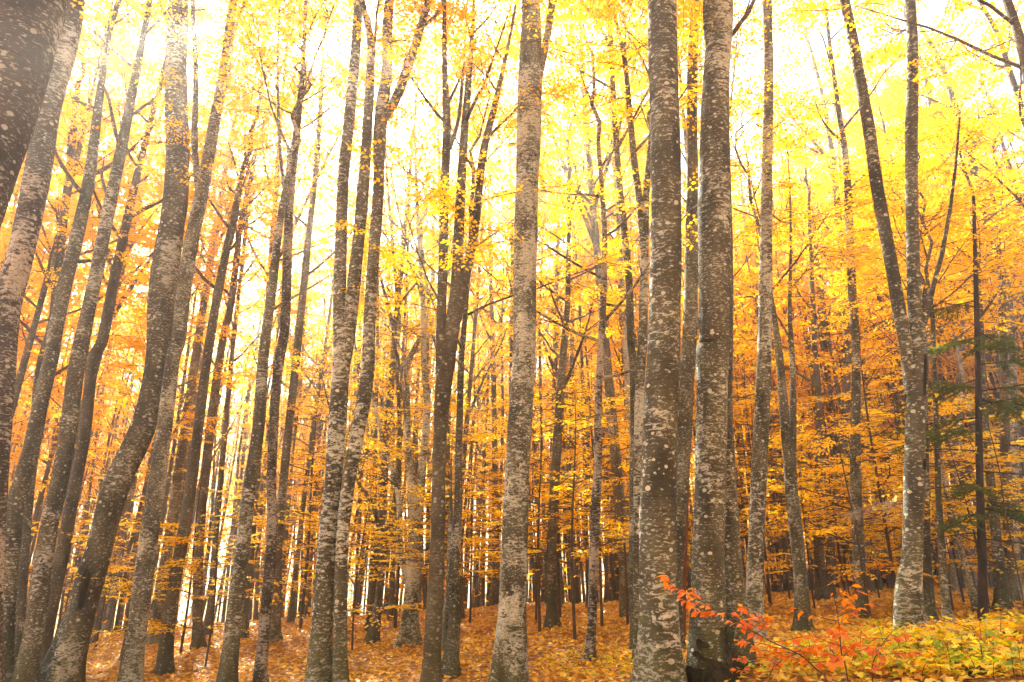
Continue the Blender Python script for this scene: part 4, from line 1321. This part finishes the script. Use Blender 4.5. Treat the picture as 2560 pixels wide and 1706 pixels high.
# dead bleached spray of twigs hanging left of the swollen-footed trunk
def dead_spray():
    g = np.random.default_rng(97)
    dep = sp_base[1] - .9
    def pt(u, v): d = ray(u, v); return d * (dep / d[1]) + [0, 0, CAM_H]
    a0 = pt(*zp(4, 640, 745)[:2])
    root = empty("dead_branch", a0)
    tag(root, "bleached dead branch with drooping bare twigs left of the swollen-footed trunk", "dead branch")
    main = catmull(np.array([pt(*zp(4, x, y)[:2]) - a0 for x, y in [(640, 745), (560, 740), (480, 752), (420, 780), (372, 800)]]), 4)
    a = Acc(); a.tube(main, np.linspace(.008, .002, len(main)), 5)
    lb = link("limb", a.mesh("limb", M['dead_wood']), root)
    tws = Acc()
    for i in range(85):
        f = g.uniform(.1, 1)
        p = at(main, f)
        tw = branch_path(g, p, g.uniform(2.2, 4.4), g.uniform(-1.3, -.1), g.uniform(.12, .42) , 5, -.4, .22)
        tws.tube(tw, np.linspace(.0035, .0015, 5), 3)
    o = link("twigs", tws.mesh("twigs", M['dead_wood']), root); o["kind"] = "stuff"
dead_spray()

# fallen branches and a log or two lying on the litter
def fallen_branches():
    g = np.random.default_rng(99)
    k = 3.92
    def q(x, y): return ((2130 + x / k) * .4, (1306 + y / k) * .4)
    specs = [("pale broken branch piece lying right of the swollen-footed trunk's roots", [q(870, 1150), q(960, 1138), q(1040, 1130)], .022, 'dead_wood'),
             ("long thin bleached stick slanting over the leaves below the spruce", [q(955, 1320), q(1060, 1180), q(1160, 1060)], .009, 'dead_wood'),
             ("thick brown fallen branch in the bottom right corner", [q(1180, 1560), q(1330, 1480), q(1460, 1430), q(1690, 1420)], .022, 'twig'),
             ("dark fallen branch near the right edge below the spruce", [q(1180, 1160), q(1400, 1140), q(1690, 1125)], .020, 'twig'),
             ("pale fallen branch half buried in yellow leaves on the right", [q(1230, 1250), q(1380, 1245), q(1520, 1250)], .020, 'dead_wood'),
             ("thin dark stick poking up among the leaves in front of the swollen trunk", [q(640, 1360), q(500, 1260), q(440, 1180)], .007, 'twig'),
             ("forked bare stick on sunlit litter at the foot of the mossy slim trunk", [(454, 654), (466, 658), (482, 660), (494, 668)], .010, 'dead_wood'),
             ("bent grey stick on the litter left of the dark three-stemmed trunk", [(342, 660), (356, 663), (372, 661)], .012, 'dead_wood'),
             ("short white stick by the rotten foot of the thick trunk", [(703, 679), (712, 673), (718, 671)], .006, 'dead_wood'),
             ("grey log lying across the far clearing behind the spruce", [q(940, 715), q(1050, 735), q(1180, 775)], .030, 'dead_wood')]
    for lab, px, r, mt in specs:
        P = []
        for i, (u, v) in enumerate(px):
            h = ground_hit(u, v)
            if h is None: h = ground_hit(u, 640)
            h[2] += r * .9 + .03
            P.append(h)
        P = np.array(P)
        if "poking" in lab or "slanting" in lab:
            P[-1, 1] = P[0, 1] + .25; P[1, 1] = P[0, 1] + .12
            for i in (1, 2):
                d = ray(*px[i]); P[i] = d * (P[i, 1] / d[1]) + [0, 0, CAM_H]
        base = P[0].copy()
        root = empty("fallen_branch", base)
        tag(root, lab, "branch", "fallen branches on the forest floor")
        pts = catmull(P - base, 5)
        pts[1:-1] += g.normal(0, r * .5, pts[1:-1].shape)
        a = Acc(); a.tube(pts, np.linspace(r, r * .5, len(pts)), 7, .08, 3)
        link("limb", a.mesh("limb", M[mt]), root)
        for t in range(2):
            tw = branch_path(g, at(pts, .35 + .35 * t), g.uniform(0, 6.28), g.uniform(0, .6), r * 14 + .1, 4, 0, .2)
            b = Acc(); b.tube(tw, np.linspace(r * .35, .0015, 4), 4)
            link("twig", b.mesh("twig", M[mt]), root)
fallen_branches()

# red bare snag between the two thick trunks
def snag():
    rows = trunk_from_pixels([zp(*p) for p in [(3,818,330,20),(3,812,420,24),(3,800,700,26),(3,792,950,28),(3,786,1200,30),(3,784,1372,34)]])
    base = rows[0, :3].copy()
    root = empty("dead_snag", base)
    tag(root, "bare reddish dead stem between the two thick foreground trunks", "dead tree")
    sm = catmull(np.c_[rows[:, :3] - base, rows[:, 3]], 4)
    full = np.vstack([np.r_[sm[0, :3] - [0, 0, .3], sm[0, 3]], sm, np.r_[sm[-1, :3] + [.01, 0, .25], .012]])
    a = Acc(); a.tube(full[:, :3], full[:, 3], 10, .10, 9)
    link("trunk", a.mesh("trunk", M['red_wood']), root)
    b = Acc(); b.tube(branch_path(np.random.default_rng(4), sm[9, :3], .3, .8, .5, 5, 0, .2), np.linspace(.012, .003, 5), 5)
    link("stub", b.mesh("stub", M['red_wood']), root)
snag()

# ------------------------------------------------------------------ marks on the bark of the thick trunks
def surf(full, h, ang, off):
    """point on a trunk's skin at height h, ang measured from the side facing the camera"""
    c = np.array([np.interp(h, full[:, 2], full[:, k]) for k in range(4)])
    return c, np.array([math.sin(ang), -math.cos(ang), 0])

def patch(key, name, mat, h0, h1, a0, a1, off=.006, jag=.25, flare=0.0, seed=0, nh=64, na=64):
    root, full = tree_index[key]
    g = np.random.default_rng(seed)
    ph = g.uniform(0, 6.28, 6)
    keep, V = {}, []
    def inside(s, t):
        x = (s - .5) * 2; y = (t - .5) * 2
        w = jag * (.5 * math.sin(5 * s * 3 + ph[0] + 3 * t) + .5 * math.sin(9 * t + ph[1] - 4 * s) + .4 * math.sin(17 * s + ph[2]) + .3 * math.sin(23 * t + ph[3] + 11 * s))
        if flare > 0:
            return t < .62 + w * 1.1 - .35 * max(0, abs(x) - .55) * 2
        return x * x + y * y + w < .9
    for i in range(nh + 1):
        for j in range(na + 1):
            s, t = j / na, i / nh
            h = h0 + (h1 - h0) * t; a = a0 + (a1 - a0) * s
            c, n = surf(full, h, a, off)
            r = c[3] * (1 + flare * math.exp(-max(h, 0) / (2.2 * full[0, 3]))) + off + g.uniform(-.002, .003)
            V.append(c[:3] + n * r)
    F = []
    for i in range(nh):
        for j in range(na):
            if inside((j + .5) / na, (i + .5) / nh):
                q = i * (na + 1) + j
                F.append((q, q + 1, q + na + 2, q + na + 1))
    if F:
        o = link(name, mesh_np(name, np.array(V), np.array(F), M[mat]), root)
        return o

def ring(key, name, h, ang, rx, rz, rad, mat, open_=0.0, tone=.3, off=0.0):
    """raised lip round a knot or scar; open_ leaves the lower part of the ellipse away"""
    root, full = tree_index[key]
    P = []
    for t in np.linspace(-math.pi / 2 + open_, 1.5 * math.pi - open_, 36):
        hh = h + rz * math.sin(t)
        c = np.array([np.interp(hh, full[:, 2], full[:, k]) for k in range(4)])
        a = ang + rx * math.cos(t) / c[3]
        P.append(c[:3] + np.array([math.sin(a), -math.cos(a), 0]) * (c[3] + off))
    a = Acc(); a.tube(np.array(P), np.full(len(P), rad), 7, .12, 5)
    o = link(name, a.mesh(name, M[mat]), root); o["tone"] = tone
    return o

def h_at(key, v):
    """height on a trunk that shows at picture row v"""
    root, full = tree_index[key]
    hs = np.linspace(0, full[-1, 2], 400)
    best = min(hs, key=lambda h: abs(project(np.array([np.interp(h, full[:, 2], full[:, k]) for k in range(3)]) + np.array(root.location))[1] - v))
    return float(best)
# rotten foot
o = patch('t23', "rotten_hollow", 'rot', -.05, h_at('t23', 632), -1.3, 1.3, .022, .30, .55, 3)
o = patch('t23', "rotten_patch", 'rot', h_at('t23', 655), h_at('t23', 624), .25, 1.2, .010, .5, 0, 4)
o = patch('t23', "bare_wood", 'scar', h_at('t23', 664), h_at('t23', 634), -.5, .15, .006, .35, 0, 5)
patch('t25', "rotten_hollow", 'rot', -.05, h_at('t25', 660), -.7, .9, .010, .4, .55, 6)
# long scar
hb, ht = h_at('t7', 612), h_at('t7', 560)
patch('t7', "scar", 'scar', hb - .15, ht, -.10, .95, .004, .10, 0, 7)
patch('t7', "scar_core", 'rot', hb - .25, ht - .12, .15, .55, .012, .18, 0, 8)
ring('t7', "scar_lip", (hb + ht) / 2, .42, .115, (ht - hb) / 2 + .03, .024, 'bark', .9, .55)
# eye-shaped knots
for z_ in (745, 862):
    h = h_at('t21', zp(7, 0, z_)[1])
    ring('t21', "knot", h, .05, .13, .10, .020, 'bark_dark', .5, .8)
    ring('t21', "knot", h - .02, .05, .06, .05, .016, 'bark_dark', .0, .8)
patch('t36', "bark_crack", 'rot', h_at('t36', zp(4, 0, 260)[1]), h_at('t36', zp(4, 0, 60)[1]), .0, .5, .006, .3, 0, 9)
patch('t36', "knot", 'rot', h_at('t36', zp(4, 0, 590)[1]), h_at('t36', zp(4, 0, 545)[1]), .2, .9, .006, .3, 0, 10)
patch('t1', "knot", 'rot', h_at('t1', zp(5, 0, 790)[1]), h_at('t1', zp(5, 0, 715)[1]), .6, 1.3, .02, .3, 0, 11)

# ------------------------------------------------------------------ haze
def build_haze():
    m, t, out = new_mat("haze_air")
    pv = N(t, "ShaderNodeVolumePrincipled")
    pv.inputs["Color"].default_value = (1.0, 0.96, 0.82, 1)
    pv.inputs["Density"].default_value = HAZE_DENSITY
    pv.inputs["Anisotropy"].default_value = HAZE_G
    t.links.new(pv.outputs[0], out.inputs["Volume"])
    x, y0, y1, z0, z1 = 155, -45, 195, -14, 29
    V = [(-x, y0, z0), (x, y0, z0), (x, y1, z0), (-x, y1, z0), (-x, y0, z1), (x, y0, z1), (x, y1, z1), (-x, y1, z1)]
    F = [(0, 3, 2, 1), (4, 5, 6, 7), (0, 1, 5, 4), (1, 2, 6, 5), (2, 3, 7, 6), (3, 0, 4, 7)]
    me = bpy.data.meshes.new("haze"); me.from_pydata(V, [], F); me.materials.append(m)
    o = link("haze", me)
    tag(o, "thin bright autumn haze filling the wood", kind="stuff")
build_haze()
